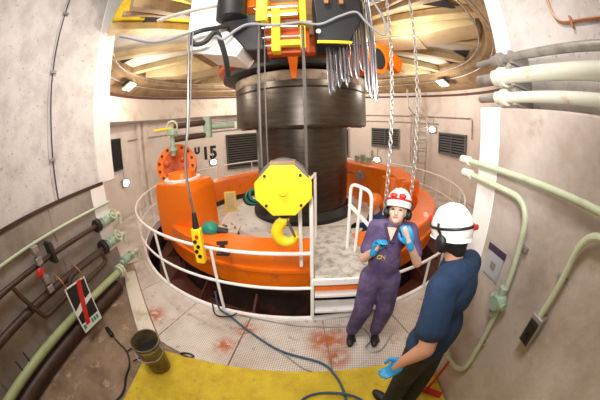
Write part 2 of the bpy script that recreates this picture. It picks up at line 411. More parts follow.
# entrance mat
mm = MB(); ring_pts = [(-1.84, 1.49), (-1.3, 1.475), (-.6, 1.45), (.2, 1.445), (.8, 1.46), (1.255, 1.48), (1.255, -1.6), (-1.80, -1.6), (-1.79, .4), (-1.81, 1.0)]
mm.prism(ring_pts, (0, 0, -.004), (1,0,0), (0,1,0), (0, 0, .026))
mm.build('floor_mat', 'mat_yellow', bev=.006, smooth=0, label='yellow worn matting covering the entrance floor by the camera', cat='floor mat')

# ================================================================== PIT CEILING
cr = MB().lathe([(RU+.7, 3.76), (RU-.02, 3.78), (4.75, 3.98), (4.5, 4.02), (4.42, 4.5), (4.42, 4.56), (RU+.7, 4.56)], 72, a0=23.2, a1=316, loop=True).build('ceiling_ring', 'ceil_tan', kind='structure')
edgesC = list(range(-180, 180, 20)); 
cols = {-40: 'ceil_yellow', -60: 'ceil_grey', -80: 'ceil_grey', 40: 'ceil_cream', 60: 'ceil_grey', 80: 'ceil_grey', 100: 'ceil_yellow'}
for i, a0 in enumerate(edgesC):
    dz = (.0, .05, .02)[i % 3]
    A = [a0 + 20*j/4 for j in range(5)]
    poly = [pol(1.9, t) for t in A] + [pol(4.46, t) for t in reversed(A)]
    MB().prism([(p.x, p.y) for p in poly], (0, 0, 4.36+dz), (1,0,0), (0,1,0), (0, 0, .06)).build('ceiling_panel', cols.get(a0, 'ceil_cream'), cr, smooth=0)
    b = MB(); b.bar(pol(1.9, a0, 4.30), pol(4.5, a0, 4.30), .10, .16); b.bar(pol(1.9, a0, 4.21), pol(4.5, a0, 4.21), .22, .03)
    b.build('ceiling_girder', 'ceil_cream', cr, bev=.006)
MB().lathe([(1.95, 4.6), (1.95, 3.95), (2.05, 3.95), (2.05, 4.6)], 64, loop=True).build('inner_ceiling_ring', 'ceil_tan', cr)
MB().lathe([(2.0, 4.58), (.02, 4.6)], 48).build('ceiling_hub_plate', 'blackrough', cr)
# hanging bracket arms, box girders that taper towards the liner
def bracket(a, mt, w=.34, z0=3.96):
    o, rt, inn = wallframe(a, 4.3, 0); out = -inn
    prof = [(1.8, 4.34), (1.8, z0), (3.2, z0-.02), (4.35, 4.16), (4.35, 4.34)]
    b = MB(); b.prism([(r, z) for r, z in prof], V((CX, CY, 0)) - rt*w, out, Z, rt*(2*w))
    b.bar(pol(1.8, a, z0-.02), pol(3.2, a, z0-.035), 2*w+.08, .03)
    b.build('bracket_arm', mt, cr, bev=.01)
for a_ in (48, -92, 108, -128, 168, -168): bracket(a_, 'ceil_cream')
for a_, r_ in ((-34, 3.75), (36, 3.9), (75, 4.25), (-66, 4.3), (88, 4.35)):
    p, rt, inn = wallframe(a_, r_, 4.33)
    MB().prism([(-.28, -.2), (.3, -.12), (.05, .28)], p, rt, inn, Z*.015).build('ceiling_opening', 'blackrough', cr)
for a_, mt_ in ((-25, 'ceil_tan'), (27, 'ceil_tan')):
    b = MB(); b.bar(pol(2.0, a_, 4.22), pol(4.45, a_, 4.12), .12, .22); b.bar(pol(2.0, a_+5, 4.18), pol(4.45, a_-4, 4.10), .06, .08); b.build('ceiling_girder', mt_, cr, bev=.006)
# conduits along the ceiling ring
for r_, z_ in ((4.62, 3.93), (4.35, 4.12)):
    MB().tube([pol(r_, t, z_) for t in list(range(25, 316, 5))], .018, 8).build('ceiling_conduit', 'galv', cr)

# ================================================================== LAMPS
def flood(a, r, z, label, tilt=.5):
    o, rt, inn = wallframe(a, r, z); t = thing('flood_lamp', o, label, 'lamp', 'floodlights of the turbine pit')
    n = (inn*tilt - Z).normalized(); y = rt.cross(n)
    b = MB(); b.prism([(-.17, -.12), (.17, -.12), (.17, .12), (-.17, .12)], o - n*.02, rt, y, -n*.10); b.build('housing', 'darkbox', t, bev=.01)
    g = MB()
    for s in (-1, 1):
        g.fbox(o + rt*(.19*s), rt, y, n, .035, .30, .05); g.fbox(o + y*(.135*s), rt, y, n, .40, .03, .05)
    for s in (-1, 0, 1): g.fbox(o + rt*(.09*s) + n*.03, rt, y, n, .012, .27, .012)
    g.build('guard_frame', 'lampframe', t)
    MB().ell(o + n*.01, (.14, .10, .05), (rt, y, n)).build('bulb', 'lampwhite', t)
    MB().cyl(o - n*.1, V((o.x, o.y, 4.03)), .02).build('mount', 'galv', t)
flood(-77, 4.45, 3.80, 'caged floodlight glowing under the ceiling beside the white corner of the left wall')
flood(98, 4.5, 3.80, 'caged floodlight glowing under the ceiling above the caged ladder')
def wall_lamp(x, y, z, label, R=RL):
    a = ang(x, y); o, rt, inn = wallframe(a, R, z); t = thing('wall_lamp', o, label, 'lamp', 'bulkhead lamps on the pit wall')
    MB().fbox(o + inn*.04, rt, inn, Z, .32, .08, .25).build('housing', 'galv', t, bev=.015)
    MB().ell(o + inn*.09, (.14, .06, .105), (rt, inn, Z)).build('lens', 'lampwhite', t)
    MB().tube([o + Z*.08 + inn*.03, o + Z*.5 + inn*.02], .012, 6).build('conduit', 'galv', t)
wall_lamp(-5.6, 6.08, 1.06, 'lit bulkhead lamp low on the pit wall below the dark hatch')
wall_lamp(-4.05, 10.2, .97, 'lit bulkhead lamp on the wall just below the number 15')
wall_lamp(4.87, 8.65, 2.3, 'lit bulkhead lamp between the ladder and the louvre')
wall_lamp(3.15, 10.75, .82, 'lit bulkhead lamp low beneath the louvre behind the hanging chain')

# ================================================================== PIT WALL FITTINGS
def text(body, size, a, R, z, parent, name='lettering'):
    cu = bpy.data.curves.new(name, 'FONT'); cu.body = body; cu.size = size; cu.extrude = .002; cu.align_x = 'CENTER'; cu.offset = .03
    cu.materials.append(M['lettering']); o, rt, inn = wallframe(a, R, z); o = o + inn*.012
    ob = text_mesh(name, cu)
    mtx = Matrix.Identity(4)
    for i in range(3): mtx[i][0], mtx[i][1], mtx[i][2], mtx[i][3] = rt[i], Z[i], inn[i], o[i]
    ob.parent = parent; ob.matrix_parent_inverse = Matrix.Identity(4)
    mtx.translation = o - WORLD[parent.name]; ob.matrix_basis = mtx
    return ob
sp = thing('unit_number', pol(RL, -134.5, 1.1), 'stencilled black U15 painted on the pale pit wall', 'lettering')
text('15', .74, -134.0, RL, 1.14, sp); text('U', .34, -127.9, RL, 1.44, sp)

def louvre(x, y, z0, z1, w, label, mt='louvre', slats=8, name='louvre_vent', posts=2):
    a = ang(x, y); o, rt, inn = wallframe(a, RL-.02, z0); h = z1-z0
    t = thing(name, o, label, 'louvre vent' if name == 'louvre_vent' else 'shutter')
    MB().fbox(o + inn*.01 + Z*(h/2), rt, inn, Z, w, .03, h).build('backing', 'blackrough', t)
    f = MB()
    for s in (-1, 1):
        f.fbox(o + rt*(s*w/2) + inn*.05 + Z*(h/2), rt, inn, Z, .05, .10, h+.05); f.fbox(o + Z*(h/2 + s*h/2) + inn*.05, rt, inn, Z, w+.05, .10, .05)
    for k in range(1, posts): f.fbox(o + rt*(w*(k/posts-.5)) + inn*.06 + Z*(h/2), rt, inn, Z, .03, .10, h)
    f.build('frame', mt, t)
    s0 = None
    for k in range(slats):
        zc = h*(k+.5)/slats
        if s0 is None:
            b = MB(); b.fbox(o + inn*.05 + Z*zc, rt, (inn - Z*.9), (Z + inn*.9), w-.04, h/slats*.85, .008); s0 = b.build('slat', mt, t); zc0 = zc
        else:
            c = s0.copy(); COL.objects.link(c); c.location = s0.location + Z*(zc-zc0)
    return t
louvre(3.45, 10.5, 1.44, 2.2, 1.25, 'dark louvre vent behind the two hanging chains')
louvre(5.2, 7.68, 1.46, 2.2, 1.35, 'dark louvre vent between the wall lamp and the pipe ends on the right')
louvre(-2.9, 11.1, .55, 2.05, 1.5, 'dark slatted shutter in the back wall beside the number 15', 'shutter', 14, 'roller_shutter', 1)
a = ang(1.55, 11.5); o, rt, inn = wallframe(a, RL-.02, .9)
t = thing('wall_hatch', o, 'black open hatch in the back wall right of the shaft', 'hatch')
MB().fbox(o + Z*.6, rt, inn, Z, .75, .05, 1.2).build('opening', 'blackrough', t)
b = MB()
for s in (-1, 1): b.fbox(o + Z*.6 + rt*(.4*s), rt, inn, Z, .07, .14, 1.3); b.fbox(o + Z*(.6+.62*s), rt, inn, Z, .86, .14, .07)
b.build('frame', 'galv', t)
a = ang(-5.58, 5.72); o, rt, inn = wallframe(a, RL-.03, 1.55)
t = thing('wall_hatch', o, 'narrow black hatch high on the pit wall left of the orange disc', 'hatch')
MB().fbox(o + Z*.45, rt, inn, Z, .62, .05, .9).build('opening', 'blackrough', t)
b = MB()
for s in (-1, 1): b.fbox(o + Z*.45 + rt*(.33*s), rt, inn, Z, .05, .10, .96); b.fbox(o + Z*(.45+.46*s), rt, inn, Z, .70, .10, .05)
b.build('frame', 'darkbox', t)
# ladder with safety hoops
o, rt, inn = wallframe(ang(4.62, 9.15), RL, .1); t = thing('wall_ladder', o, 'caged steel ladder climbing the pit wall behind the chains', 'ladder')
for s in (-1, 1): MB().tube([o + rt*(.30*s) + inn*.16, o + rt*(.30*s) + inn*.16 + Z*2.75, o + rt*(.30*s) - inn*.1 + inn*.66 + Z*3.0, o + rt*(.30*s) + inn*.6 + Z*3.7], .034, 8).build('stringer', 'ladder', t)
r0 = None
for k in range(9):
    z_ = .25+.3*k; 
    if r0 is None: r0 = MB().cyl(o + rt*-.30 + inn*.16 + Z*z_, o + rt*.30 + inn*.16 + Z*z_, .024, n=8).build('rung', 'ladder', t)
    else: c = r0.copy(); COL.objects.link(c); c.location = r0.location + Z*(.3*k)
for k in range(5):
    z_ = .9+.45*k
    MB().tube([o + rt*(.30*math.cos(q)) + inn*(.16 + .5*math.sin(q)) + Z*z_ for q in [PI*i/10 for i in range(11)]], .02, 6).build('hoop', 'ladder', t)
for q in (.3, .5, .7):
    MB().bar(o + rt*(.30*math.cos(PI*q)) + inn*(.16+.5*math.sin(PI*q)) + Z*.9, o + rt*(.30*math.cos(PI*q)) + inn*(.16+.5*math.sin(PI*q)) + Z*2.7, .045, .012).build('hoop_strap', 'ladder', t)
# conduits on the pit wall
def wall_run(aa, R, z, r, mt, label, name='wall_conduit', drop=None):
    pts = [pol(R, t_, z) for t_ in aa]
    if drop: pts.append(pol(R, aa[-1], drop)); pts = pts[:-2] + fillet([pts[-3]*0+pts[-3], pts[-2], pts[-1]], .1)[1:]
    ob = MB().tube(pts, r, 8).build(name, mt, label=label, cat='pipe'); return ob
rng = lambda a, b, s: [a + (b-a)*i/s for i in range(s+1)]
wall_run(rng(152, 94, 18), RL-.04, 2.78, .022, 'galv', 'thin grey conduit along the pit wall above both louvres', drop=2.1)
wall_run(rng(150, 112, 12), RL-.04, 2.52, .018, 'galv', 'thin grey conduit just below the higher one behind the chains')
wall_run(rng(-128, -170, 14), RL-.05, 2.72, .03, 'galv', 'upper grey pipe on the back wall left of the shaft')
wall_run(rng(-118, -168, 14), RL-.06, 2.30, .035, 'galv', 'lower grey pipe on the back wall over the number 15')
wall_run(rng(-92, -118, 8), RL-.05, 2.36, .02, 'galv', 'bent conduit on the wall behind the orange disc')
# pilasters on the left part of the pit wall
for a_, w_ in ((-101, .24), (-97.5, .12)):
    o, rt, inn = wallframe(a_, RL, 0); MB().fbox(o + Z*1.46 + inn*.06, rt, inn, Z, w_, .16, 2.92).build('pilaster', 'band', pw, bev=.01)

# ================================================================== TURBINE SHAFT AND RINGS
SC = (-0.12, 6.35)
t = thing('turbine_shaft', (SC[0], SC[1], .1), 'huge dark turned steel turbine shaft with a wide coupling in the middle', 'shaft')
MB().lathe([(.01, .1), (1.16, .1), (1.16, .24), (1.13, .27), (1.13, 2.25)], 96, SC).build('shaft_body', 'shaft', t)
MB().lathe([(1.13, 2.22), (1.56, 2.22), (1.6, 2.26), (1.6, 3.0), (1.585, 3.02), (1.6, 3.04), (1.6, 3.16)], 96, SC).build('coupling_flange', 'shaft', t)
MB().lathe([(1.6, 3.16), (1.61, 3.18), (1.61, 3.36), (1.5, 3.40), (.01, 3.40)], 96, SC).build('coupling_rim', 'shaft_top', t)
MB().lathe([(1.16, .10), (1.3, .10), (1.3, .2), (1.16, .34)], 96, SC).build('seal_collar', 'black', t)
b0 = None
for k in range(36):
    p = pol(1.45, k*10, 2.2, SC)
    if b0 is None: b0 = MB().cyl(p, p + Z*.03, .045, n=6).build('coupling_bolt', 'shaft', t); q0 = p
    else: c = b0.copy(); COL.objects.link(c); c.location = b0.location + (p-q0)
# bearing bracket in orange above the coupling
t = thing('bearing_housing', (SC[0], SC[1], 3.45), 'orange bearing housing above the shaft coupling behind the hoist', 'bearing housing')
MB().lathe([(1.2, 3.42), (1.9, 3.42), (1.9, 3.52), (1.2, 3.52)], 80, SC, loop=True).build('oil_pan', 'black', t)
MB().lathe([(1.75, 3.52), (2.0, 3.6), (2.0, 3.72), (1.7, 3.74), (1.7, 4.36), (1.3, 4.36), (1.3, 3.52)], 80, SC, loop=True).build('housing_ring', 'orange_dk', t)
for k in range(-8, 9):
    a_ = k*18
    o = pol(1.7, a_, 3.72, SC); u = V((o.x-SC[0], o.y-SC[1], 0)).normalized(); s_ = V((u.y, -u.x, 0))
    MB().prism([(0, 0), (.3, 0), (.3, .12), (.06, .6), (0, .6)], o - s_*.03, u, Z, s_*.06).build('stiffener_rib', 'orange_dk', t)
o = pol(2.0, -3, 0, SC); MB().prism([(-.14, 3.95), (.16, 3.95), (.07, 3.1), (.0, 3.1)], o, (1,0,0), Z, (0, .08, 0)).build('guide_wedge', 'orange', t)
o = pol(2.15, 38, 3.55, SC); u = V((o.x-SC[0], o.y-SC[1], 0)).normalized()
MB().cyl(o - u*.4, o + u*.25, .30, n=24).build('cooler_drum', 'orange', t)
MB().cyl(o + u*.25, o + u*.262, .22, n=24).build('drum_opening', 'blackrough', t)
MB().bar(o + V((.12, 0, .34)), o + V((.75, .35, .0)), .2, .32).build('drum_bracket', 'orange', t)

# head cover inside the ring
t = thing('head_cover', (SC[0], SC[1], -.2), 'pale grey head cover plates around the foot of the shaft', 'head cover')
MB().lathe([(1.25, .10), (1.85, .10), (1.95, .06), (1.95, -.06), (2.2, -.10), (2.2, -.14), (1.25, -.14)], 96, SC, loop=True).build('raised_collar', 'grey', t)
MB().lathe([(2.1, -.12), (3.0, -.16), (3.0, -.3), (2.1, -.3)], 96, loop=True).build('cover_plate', 'cream', t)
b0 = None
for k in range(30):
    p = pol(1.75, k*12, .10, SC)
    if b0 is None: b0 = MB().cyl(p, p + Z*.045, .04, n=6).build('cover_bolt', 'grey', t); q0 = p
    else: c = b0.copy(); COL.objects.link(c); c.location = b0.location + (p-q0)
for k, a_ in enumerate((-62, -48, -35, -20, 40, 62, -75)):
    p = pol(2.45, a_, -.13); MB().lathe([(.0, -.02), (.12, -.02), (.12, .03), (.09, .06), (.0, .06)], 20, (p.x, p.y)).build('access_cap', 'grey', t).location.z += -.12
# orange ring
t = thing('orange_ring', (CX, CY, -.6), 'big orange steel ring around the shaft inside the white railing', 'ring')
MB().lathe([(2.95, .60), (2.97, .63), (3.38, .63), (3.4, .61), (3.4, .02), (3.36, .0), (2.95, .0)], 128, loop=True).build('ring_body', 'orange_dirty', t)
MB().lathe([(2.95, .0), (3.26, .0), (3.26, -.7), (2.95, -.7)], 128, loop=True).build('ring_skirt', 'pitdark', t)  # lower ring coloured dark to stand for the shaded gap
MB().lathe([(3.4, .30), (3.44, .31), (3.44, .36), (3.4, .37)], 128).build('ring_flange', 'orange', t)
MB().lathe([(3.3, -.62), (3.85, -.62), (3.85, -.7), (3.3, -.7)], 128, loop=True).build('lower_flange', 'rustred', t)
for k in range(20):
    a_ = k*18+7; o, rt, inn = wallframe(a_, 3.26, -.62)
    if k == 0: q = MB().prism([(0, 0), (.42, 0), (0, .38)], o - rt*.02, -inn, Z, rt*.04).build('gusset', 'rustred', t)
    else:
        MB().prism([(0, 0), (.42, 0), (0, .38)], o - rt*.02, -inn, Z, rt*.04).build('gusset', 'rustred', t)

# servomotors (orange): block, round cover with bolts, valve
def servo_left():
    a_ = -57; o, rt, inn = wallframe(a_, 3.05, .5)
    t = thing('servomotor', (o.x, o.y, .3), 'tall orange servomotor block with bolted round cover at the left of the ring', 'servomotor')
    c = V((-2.02, 3.92, 0)); f = V((-.25, -1, 0)).normalized(); s_ = V((-f.y, f.x, 0))
    c = V((-2.32, 4.15, 0))
    b = MB(); b.prism([(-.52, 0), (.50, 0), (.46, 1.05), (.38, 1.17), (-.42, 1.17), (-.50, 1.05)], c + Z*.25 - f*-.36, -s_, Z, -f*.72)
    b.build('block', 'orange', t, bev=.04)
    MB().cyl(c + Z*1.40, c + Z*1.46, .36, n=28).build('top_flange', 'grey', t, bev=.008)
    MB().cyl(c + Z*1.44, c + Z*1.56, .29, .26, n=24).build('neck', 'orange', t)
    d = V((.25, -.9, .35)).normalized(); cc = c - f*.25 + Z*1.72
    cc = V((-2.75, 4.72, 1.62)); 
    MB().cyl(cc - d*.35, cc, .40, n=32).build('drum', 'orange_dk', t)
    MB().cyl(cc - d*.02, cc + d*.05, .46, n=36).build('round_cover', 'orange', t, bev=.01)
    MB().cyl(cc + d*.05, cc + d*.075, .30, n=28).build('cover_plate', 'orange_dk', t, bev=.006)
    u = d.orthogonal().normalized(); v_ = d.cross(u); b0 = None
    for k in range(14):
        p = cc + (u*math.cos(k*2*PI/14) + v_*math.sin(k*2*PI/14))*.385 + d*.05
        if b0 is None: b0 = MB().cyl(p, p + d*.05, .028, n=6).build('cover_bolt', 'darkbox', t); q0 = p
        else: k2 = b0.copy(); COL.objects.link(k2); k2.location = b0.location + (p-q0)
    for k in range(5):
        p = cc + (u*math.cos(k*2*PI/5+.4) + v_*math.sin(k*2*PI/5+.4))*.19 + d*.085
        MB().ell(p, .065).build('cover_knob', 'orange_dk', t)
servo_left()
t = thing('green_valve', (-2.6, 4.5, 2.0), 'pale green valve on a rising pipe above the orange disc', 'valve')
q = P(172, 130, 5.2)
b = MB(); b.cyl(q - Z*.52, q, .05); b.cyl(q - Z*.1, q + Z*.02, .11); b.cyl(q - Z*.42, q - Z*.36, .10); b.build('body', 'greenvalve', t)
MB().tube([q + V((.13*math.cos(i*PI/8), 0, .05+.13*math.sin(i*PI/8))) for i in range(16)], .018, 6, closed=True).build('hand_wheel', 'greenpipe', t)
MB().cyl(q + V((-.42, -.05, .03)), q + V((.0, 0, .03)), .03).build('lever', 'yellow', t)
MB().cyl(q + V((.05, 0, .06)), q + V((.6, .5, .08)), .06).build('upper_branch', 'brownpipe', t)
MB().cyl(q + V((.05, 0, -.2)), q + V((.6, .5, -.18)), .06).build('lower_branch', 'brownpipe', t)
b = MB(); b.cyl(q + V((.6, .5, -.25)), q + V((.6, .5, .2)), .09); b.cyl(q + V((.5, .5, -.02)), q + V((1.1, .8, -.02)), .07); b.build('valve_cluster', 'greenvalve', t)

t = thing('servomotor', pol(3.0, 98, .4), 'broad orange servomotor casing behind the chains at the right of the ring', 'servomotor')
c1, c2 = P(352, 185, 8.0), P(412, 185, 6.2)
dv = (c2-c1); dv.z = 0; L = dv.length; dv.normalize(); nv = V((dv.y, -dv.x, 0))
b = MB(); b.prism([(0, -.2), (L, -.2), (L, .95), (L*.72, 1.16), (0, 1.16)], V((c1.x, c1.y, .0)) - nv*.35, dv, Z, nv*.7); b.build('casing', 'orange', t, bev=.05)
q = V((c1.x, c1.y, .6)) + dv*(L*.85) + nv*.3
MB().cyl(q - Z*.3, q + Z*.42, .42, .30, n=28).build('cone_cover', 'orange', t)
MB().tube([V((c1.x, c1.y, .9)) + nv*.4 + dv*(.1+.05*i) for i in range(14)], .04, 8).build('grab_bar', 'orange_dk', t)
q = V((c1.x, c1.y, .85)) + dv*.9 + nv*.36; MB().cyl(q, q + nv*.1, .14, n=20).build('gauge', 'galv', t)
q = V((c1.x, c1.y, 1.16)) + dv*.25; b = MB()
for k in range(3): b.cyl(q + dv*(.28*k), q + dv*(.28*k) + Z*(.18+.05*(k % 2)), .08)
b.tube(fillet([q + Z*.12, q + dv*.7 + Z*.12, q + dv*.7 + Z*.4], .1), .03); b.build('oil_pipes', 'greenvalve', t)

# ================================================================== GUARD RAIL
RR = 4.03
def rail_thing(a0, a1, posts, label):
    t = thing('guard_rail', pol(RR, a0, 0), label, 'railing')
    n = max(8, int(abs(a1-a0)/2.5)); A = [a0 + (a1-a0)*i/n for i in range(n+1)]
    MB().tube([pol(RR, q, .95) for q in A], .021, 10).build('top_rail', 'railwhite', t)
    MB().tube([pol(RR, q, .50) for q in A], .019, 10).build('middle_rail', 'railwhite', t)
    for q in posts: MB().cyl(pol(RR, q, .0), pol(RR, q, .95), .02, n=10).build('post', 'railwhite', t)
    return t
rail_thing(3.3, -128, [3.3, -13, -29.5, -46, -62, -78, -94, -110, -128], 'white tubular guard rail curving left from the platform steps')
rail_thing(36, 128, [36, 44, 56, 68, 80, 92, 104, 116, 128], 'white tubular guard rail curving behind the worker in navy')
t = thing('low_rail', pol(RR, 24, 0), 'low white single rail between the two workers', 'railing')
MB().tube([pol(RR, q, .50) for q in rng(15.5, 34, 10)], .021, 10).build('top_rail', 'railwhite', t)
for q in (15.5, 28, 34): MB().cyl(pol(RR, q, .0), pol(RR, q, .50), .02, n=10).build('post', 'railwhite', t)
rail_thing(-133, -227, [-133, -150, -165, -180, -195, -210, -227], 'white tubular guard rail section at the back behind the shaft')

# platform across the ring
t = thing('access_platform', (.4, 2.6, 0), 'stepped deck bridging the orange ring beside the tall white posts', 'platform')
MB().box(.06, .66, 2.24, 3.75, .60, .65).build('deck', 'deck', t, bev=.004)
MB().box(.04, .86, 2.205, 2.24, .585, .66).build('nosing', 'railwhite', t, bev=.004)
MB().box(.66, .86, 2.24, 3.0, .60, .645).build('side_deck', 'deck', t)
MB().box(.06, .86, 2.3, 2.36, .42, .60).build('front_beam', 'orange', t)
for z_ in (.44, .2): MB().box(.06, .86, 2.21, 2.42, z_-.035, z_).build('step_tread', 'grey', t, bev=.004)
for x_ in (.04, .86): MB().box(x_-.012, x_+.012, 2.22, 2.46, .0, .62).build('step_stringer', 'grey', t)
for y_ in (2.9, 3.6):
    for x_ in (.12, .60): MB().box(x_-.03, x_+.03, y_-.03, y_+.03, .63 if y_ < 3.3 else -.15, .62 if y_ > 3.3 else .601).build('deck_leg', 'orange_dk', t)
t = thing('platform_handrail', (.05, 2.4, .6), 'tall white handrail beside the hanging hook block', 'handrail')
q0, q1 = V((.03, 2.27, 0)), V((-.09, 2.55, 0))
MB().tube(fillet([q0 + Z*.66, q0 + Z*1.58, q1 + Z*1.60, q1 + Z*.63], .09), .021, 10).build('loop', 'railwhite', t)
MB().cyl(V((.10, 3.3, .64)), V((.10, 3.3, 1.6)), .02, n=10).build('post', 'railwhite', t)
MB().cyl(q1 + Z*1.55, V((.10, 3.3, 1.58)), .02, n=10).build('top_rail', 'railwhite', t)
t = thing('platform_handrail', (.6, 3.0, .6), 'white arched handrail standing behind the worker in purple', 'handrail')
A0, A1 = P(351, 183, 3.0), P(372, 192, 2.85); B0, B1 = V((A0.x-.02, A0.y, .64)), V((A1.x+.01, A1.y, .62))
MB().tube(fillet([B0, A0, A1, B1], .10), .022, 10).build('loop', 'railwhite', t)
mid = (A0+A1)/2; MB().cyl(mid, V((mid.x-.04, mid.y, .63)), .02, n=10).build('post', 'railwhite', t)
MB().bar(P(349, 204, 3.0), P(372, 229, 2.88), .012, .05).build('brace', 'grey', t)

# ================================================================== LEFT WALL PIPEWORK
def pipe(name, pts, r, mt, label, bend=.08, parent=None, n=12):
    return MB().tube(fillet(pts, bend) if len(pts) > 2 else pts, r, n).build(name, mt, parent, **({} if parent else dict(label=label, cat='pipe')))
def flange(mb, c, d, r, w=.03):
    d = V(d).normalized(); return mb.cyl(V(c)-d*w/2, V(c)+d*w/2, r, n=20)
pipe('conduit_pipe', [(-3.15, -2.6, 1.385), (-3.15, 2.86, 1.385)], .021, 'greenpipe', 'thin pale green conduit running highest along the left wall')
t = thing('brown_pipe', (-3.08, 1.0, 1.15), 'upper dark brown pipe on the left wall with a flanged end', 'pipe')
MB().cyl((-3.09, -2.6, 1.15), (-3.09, 2.42, 1.15), .036).build('tube', 'brownpipe', t)
b = MB(); flange(b, (-3.09, 2.40, 1.15), (0,1,0), .10, .035); flange(b, (-3.09, 2.445, 1.15), (0,1,0), .10, .035); b.build('flange', 'darkbox', t)
t = thing('brown_pipe', (-3.05, 1.0, .8), 'lower dark brown pipe on the left wall behind the hanging sign', 'pipe')
MB().cyl((-3.07, -2.6, .78), (-3.07, 2.42, .78), .055).build('tube', 'brownpipe', t)
b = MB(); flange(b, (-3.07, 2.38, .80), (0,1,0), .115, .035); flange(b, (-3.07, 2.43, .80), (0,1,0), .115, .035); b.build('flange', 'darkbox', t)
pipe('brown_bend', [(-3.0, .55, 1.15), (-2.98, .62, .98), (-2.98, .80, .62), (-2.98, 1.35, .62), (-2.98, 1.5, .80), (-2.98, 2.28, .80), (-2.98, 2.3, .62), (-2.98, 1.6, .58)], .035, 'brownpipe', 'dark brown bent branch pipe under the red valve handle', .09)
t = thing('green_main_pipe', (-2.98, 1.0, .3), 'thick green pipe low along the left wall ending in a flange', 'pipe')
MB().cyl((-2.99, -2.8, .33), (-2.99, 2.52, .33), .056, n=18).build('tube', 'greenlow', t)
b = MB(); flange(b, (-2.99, 2.50, .33), (0,1,0), .11, .04); flange(b, (-2.99, 2.56, .33), (0,1,0), .11, .04); b.build('flange', 'greenpipe', t)
for k in range(8):
    q = 2*PI*k/8; MB().cyl((-2.99+.09*math.cos(q), 2.46, .33+.09*math.sin(q)), (-2.99+.09*math.cos(q), 2.61, .33+.09*math.sin(q)), .01, n=6).build('flange_bolt', 'galv', t)
MB().cyl((-3.0, .15, .36), (-3.0, .15, .52), .014, n=6).build('vent_stub', 'darkbox', t); MB().cyl((-3.0, -.05, .36), (-3.0, -.05, .52), .014, n=6).build('vent_stub', 'darkbox', t)
pipe('floor_shadow_tube', [(-3.02, -2.8, .12), (-3.02, 2.4, .12)], .10, 'brownpipe', 'dark brown tube standing for shadow in the angle of left wall and floor')  # dark tube added for the shadow under the thick green pipe
# green valves past the wall end
for (y_, z_, lab, kind) in ((2.66, 1.15, 'uppermost green valve at the end of the left wall pipes', 0), (2.66, .80, 'middle green valve at the end of the left wall pipes', 1), (2.82, .42, 'lowest green valve on the thick pipe by the plank', 2)):
    t = thing('pipe_valve', (-3.05, y_, z_-.15), lab, 'valve'); x_ = -3.07 if kind < 2 else -2.99
    b = MB(); b.cyl((x_, y_-.2, z_), (x_, y_+.22, z_), .045); flange(b, (x_, y_-.12, z_), (0,1,0), .08); flange(b, (x_, y_+.12, z_), (0,1,0), .08); b.ell((x_, y_, z_), (.075, .10, .075)); b.build('body', 'greenvalve', t)
    MB().cyl((x_, y_, z_), (x_+.16, y_+.03, z_+.10), .022).build('stem', 'greenpipe', t)
    if kind < 2: MB().tube([V((x_+.16, y_+.03, z_+.10)) + V((-.04*math.sin(q), .07*math.cos(q), .07*math.sin(q))) for q in [2*PI*i/16 for i in range(16)]], .011, 6, closed=True).build('hand_wheel', 'greenpipe', t)
    MB().tube(fillet([(x_, y_+.2, z_), (x_, y_+.34, z_), (x_-.02, y_+.34, z_-.18)], .08), .04, 10).build('elbow', 'greenpipe', t)
# valve stand with red handle
t = thing('drain_valve', (-3.0, 1.05, .8), 'grey clamp and red handled valve joining the pipes on the left wall', 'valve')
b = MB()
for z_ in (1.36, 1.22, .98, .86): b.box(-3.06, -2.94, 1.10-.05, 1.10+.05, z_-.045, z_+.045)
b.cyl((-3.0, 1.1, .82), (-3.0, 1.1, 1.42), .02); b.build('clamp', 'galv', t, bev=.008)
b = MB(); b.ell((-2.90, 1.02, 1.12), (.03, .05, .06)); b.bar((-2.90, .94, 1.12), (-2.90, 1.1, 1.12), .03, .03); b.build('handle', 'red', t)
t = thing('pipe_bracket', (-3.12, 1.2, 1.1), 'small dark bracket beside the grey valve clamp', 'bracket')
b = MB(); b.box(-3.18, -2.98, 1.36, 1.42, 1.06, 1.3); b.cyl((-3.18, 1.39, 1.3), (-3.0, 1.39, 1.3), .03); b.build('plate', 'darkbox', t, bev=.006)
# cable up the left wall
t = thing('wall_cable', (XLU, 1.86, 1.7), 'thin brown cable clipped vertically to the upper left wall', 'cable')
MB().tube(spline([(XLU+.015, 1.86, 1.70), (XLU+.02, 1.87, 2.6), (XLU+.015, 1.85, 3.4), (XLU+.02, 1.84, 4.2), (XLU+.015, 1.86, 6.5)]), .012, 6).build('cable', 'brownpipe', t)
for z_ in (2.25, 3.45, 4.4): MB().box(XLU, XLU+.035, 1.80, 1.91, z_-.02, z_+.02).build('clip', 'galv', t)
t = thing('wall_bracket', P(108, 28, 4.4), 'small rusty stub bolt on the white corner of the left wall', 'bolt')
q = V((XLU+.02, 2.98, 4.3)); b = MB(); b.cyl(q, q + V((.05, 0, 0)), .02, n=8); b.bar(q + V((.04, 0, .0)), q + V((.05, 0, .13)), .015, .02); b.build('stub', 'rustred', t)
q = V((XLU+.03, 1.72, 4.72)); MB().bar(q, q + V((0, -.42, -.05)), .03, .06).build('timber_peg', 'ceil_cream', label='short tan timber strip high on the left wall', cat='strip')

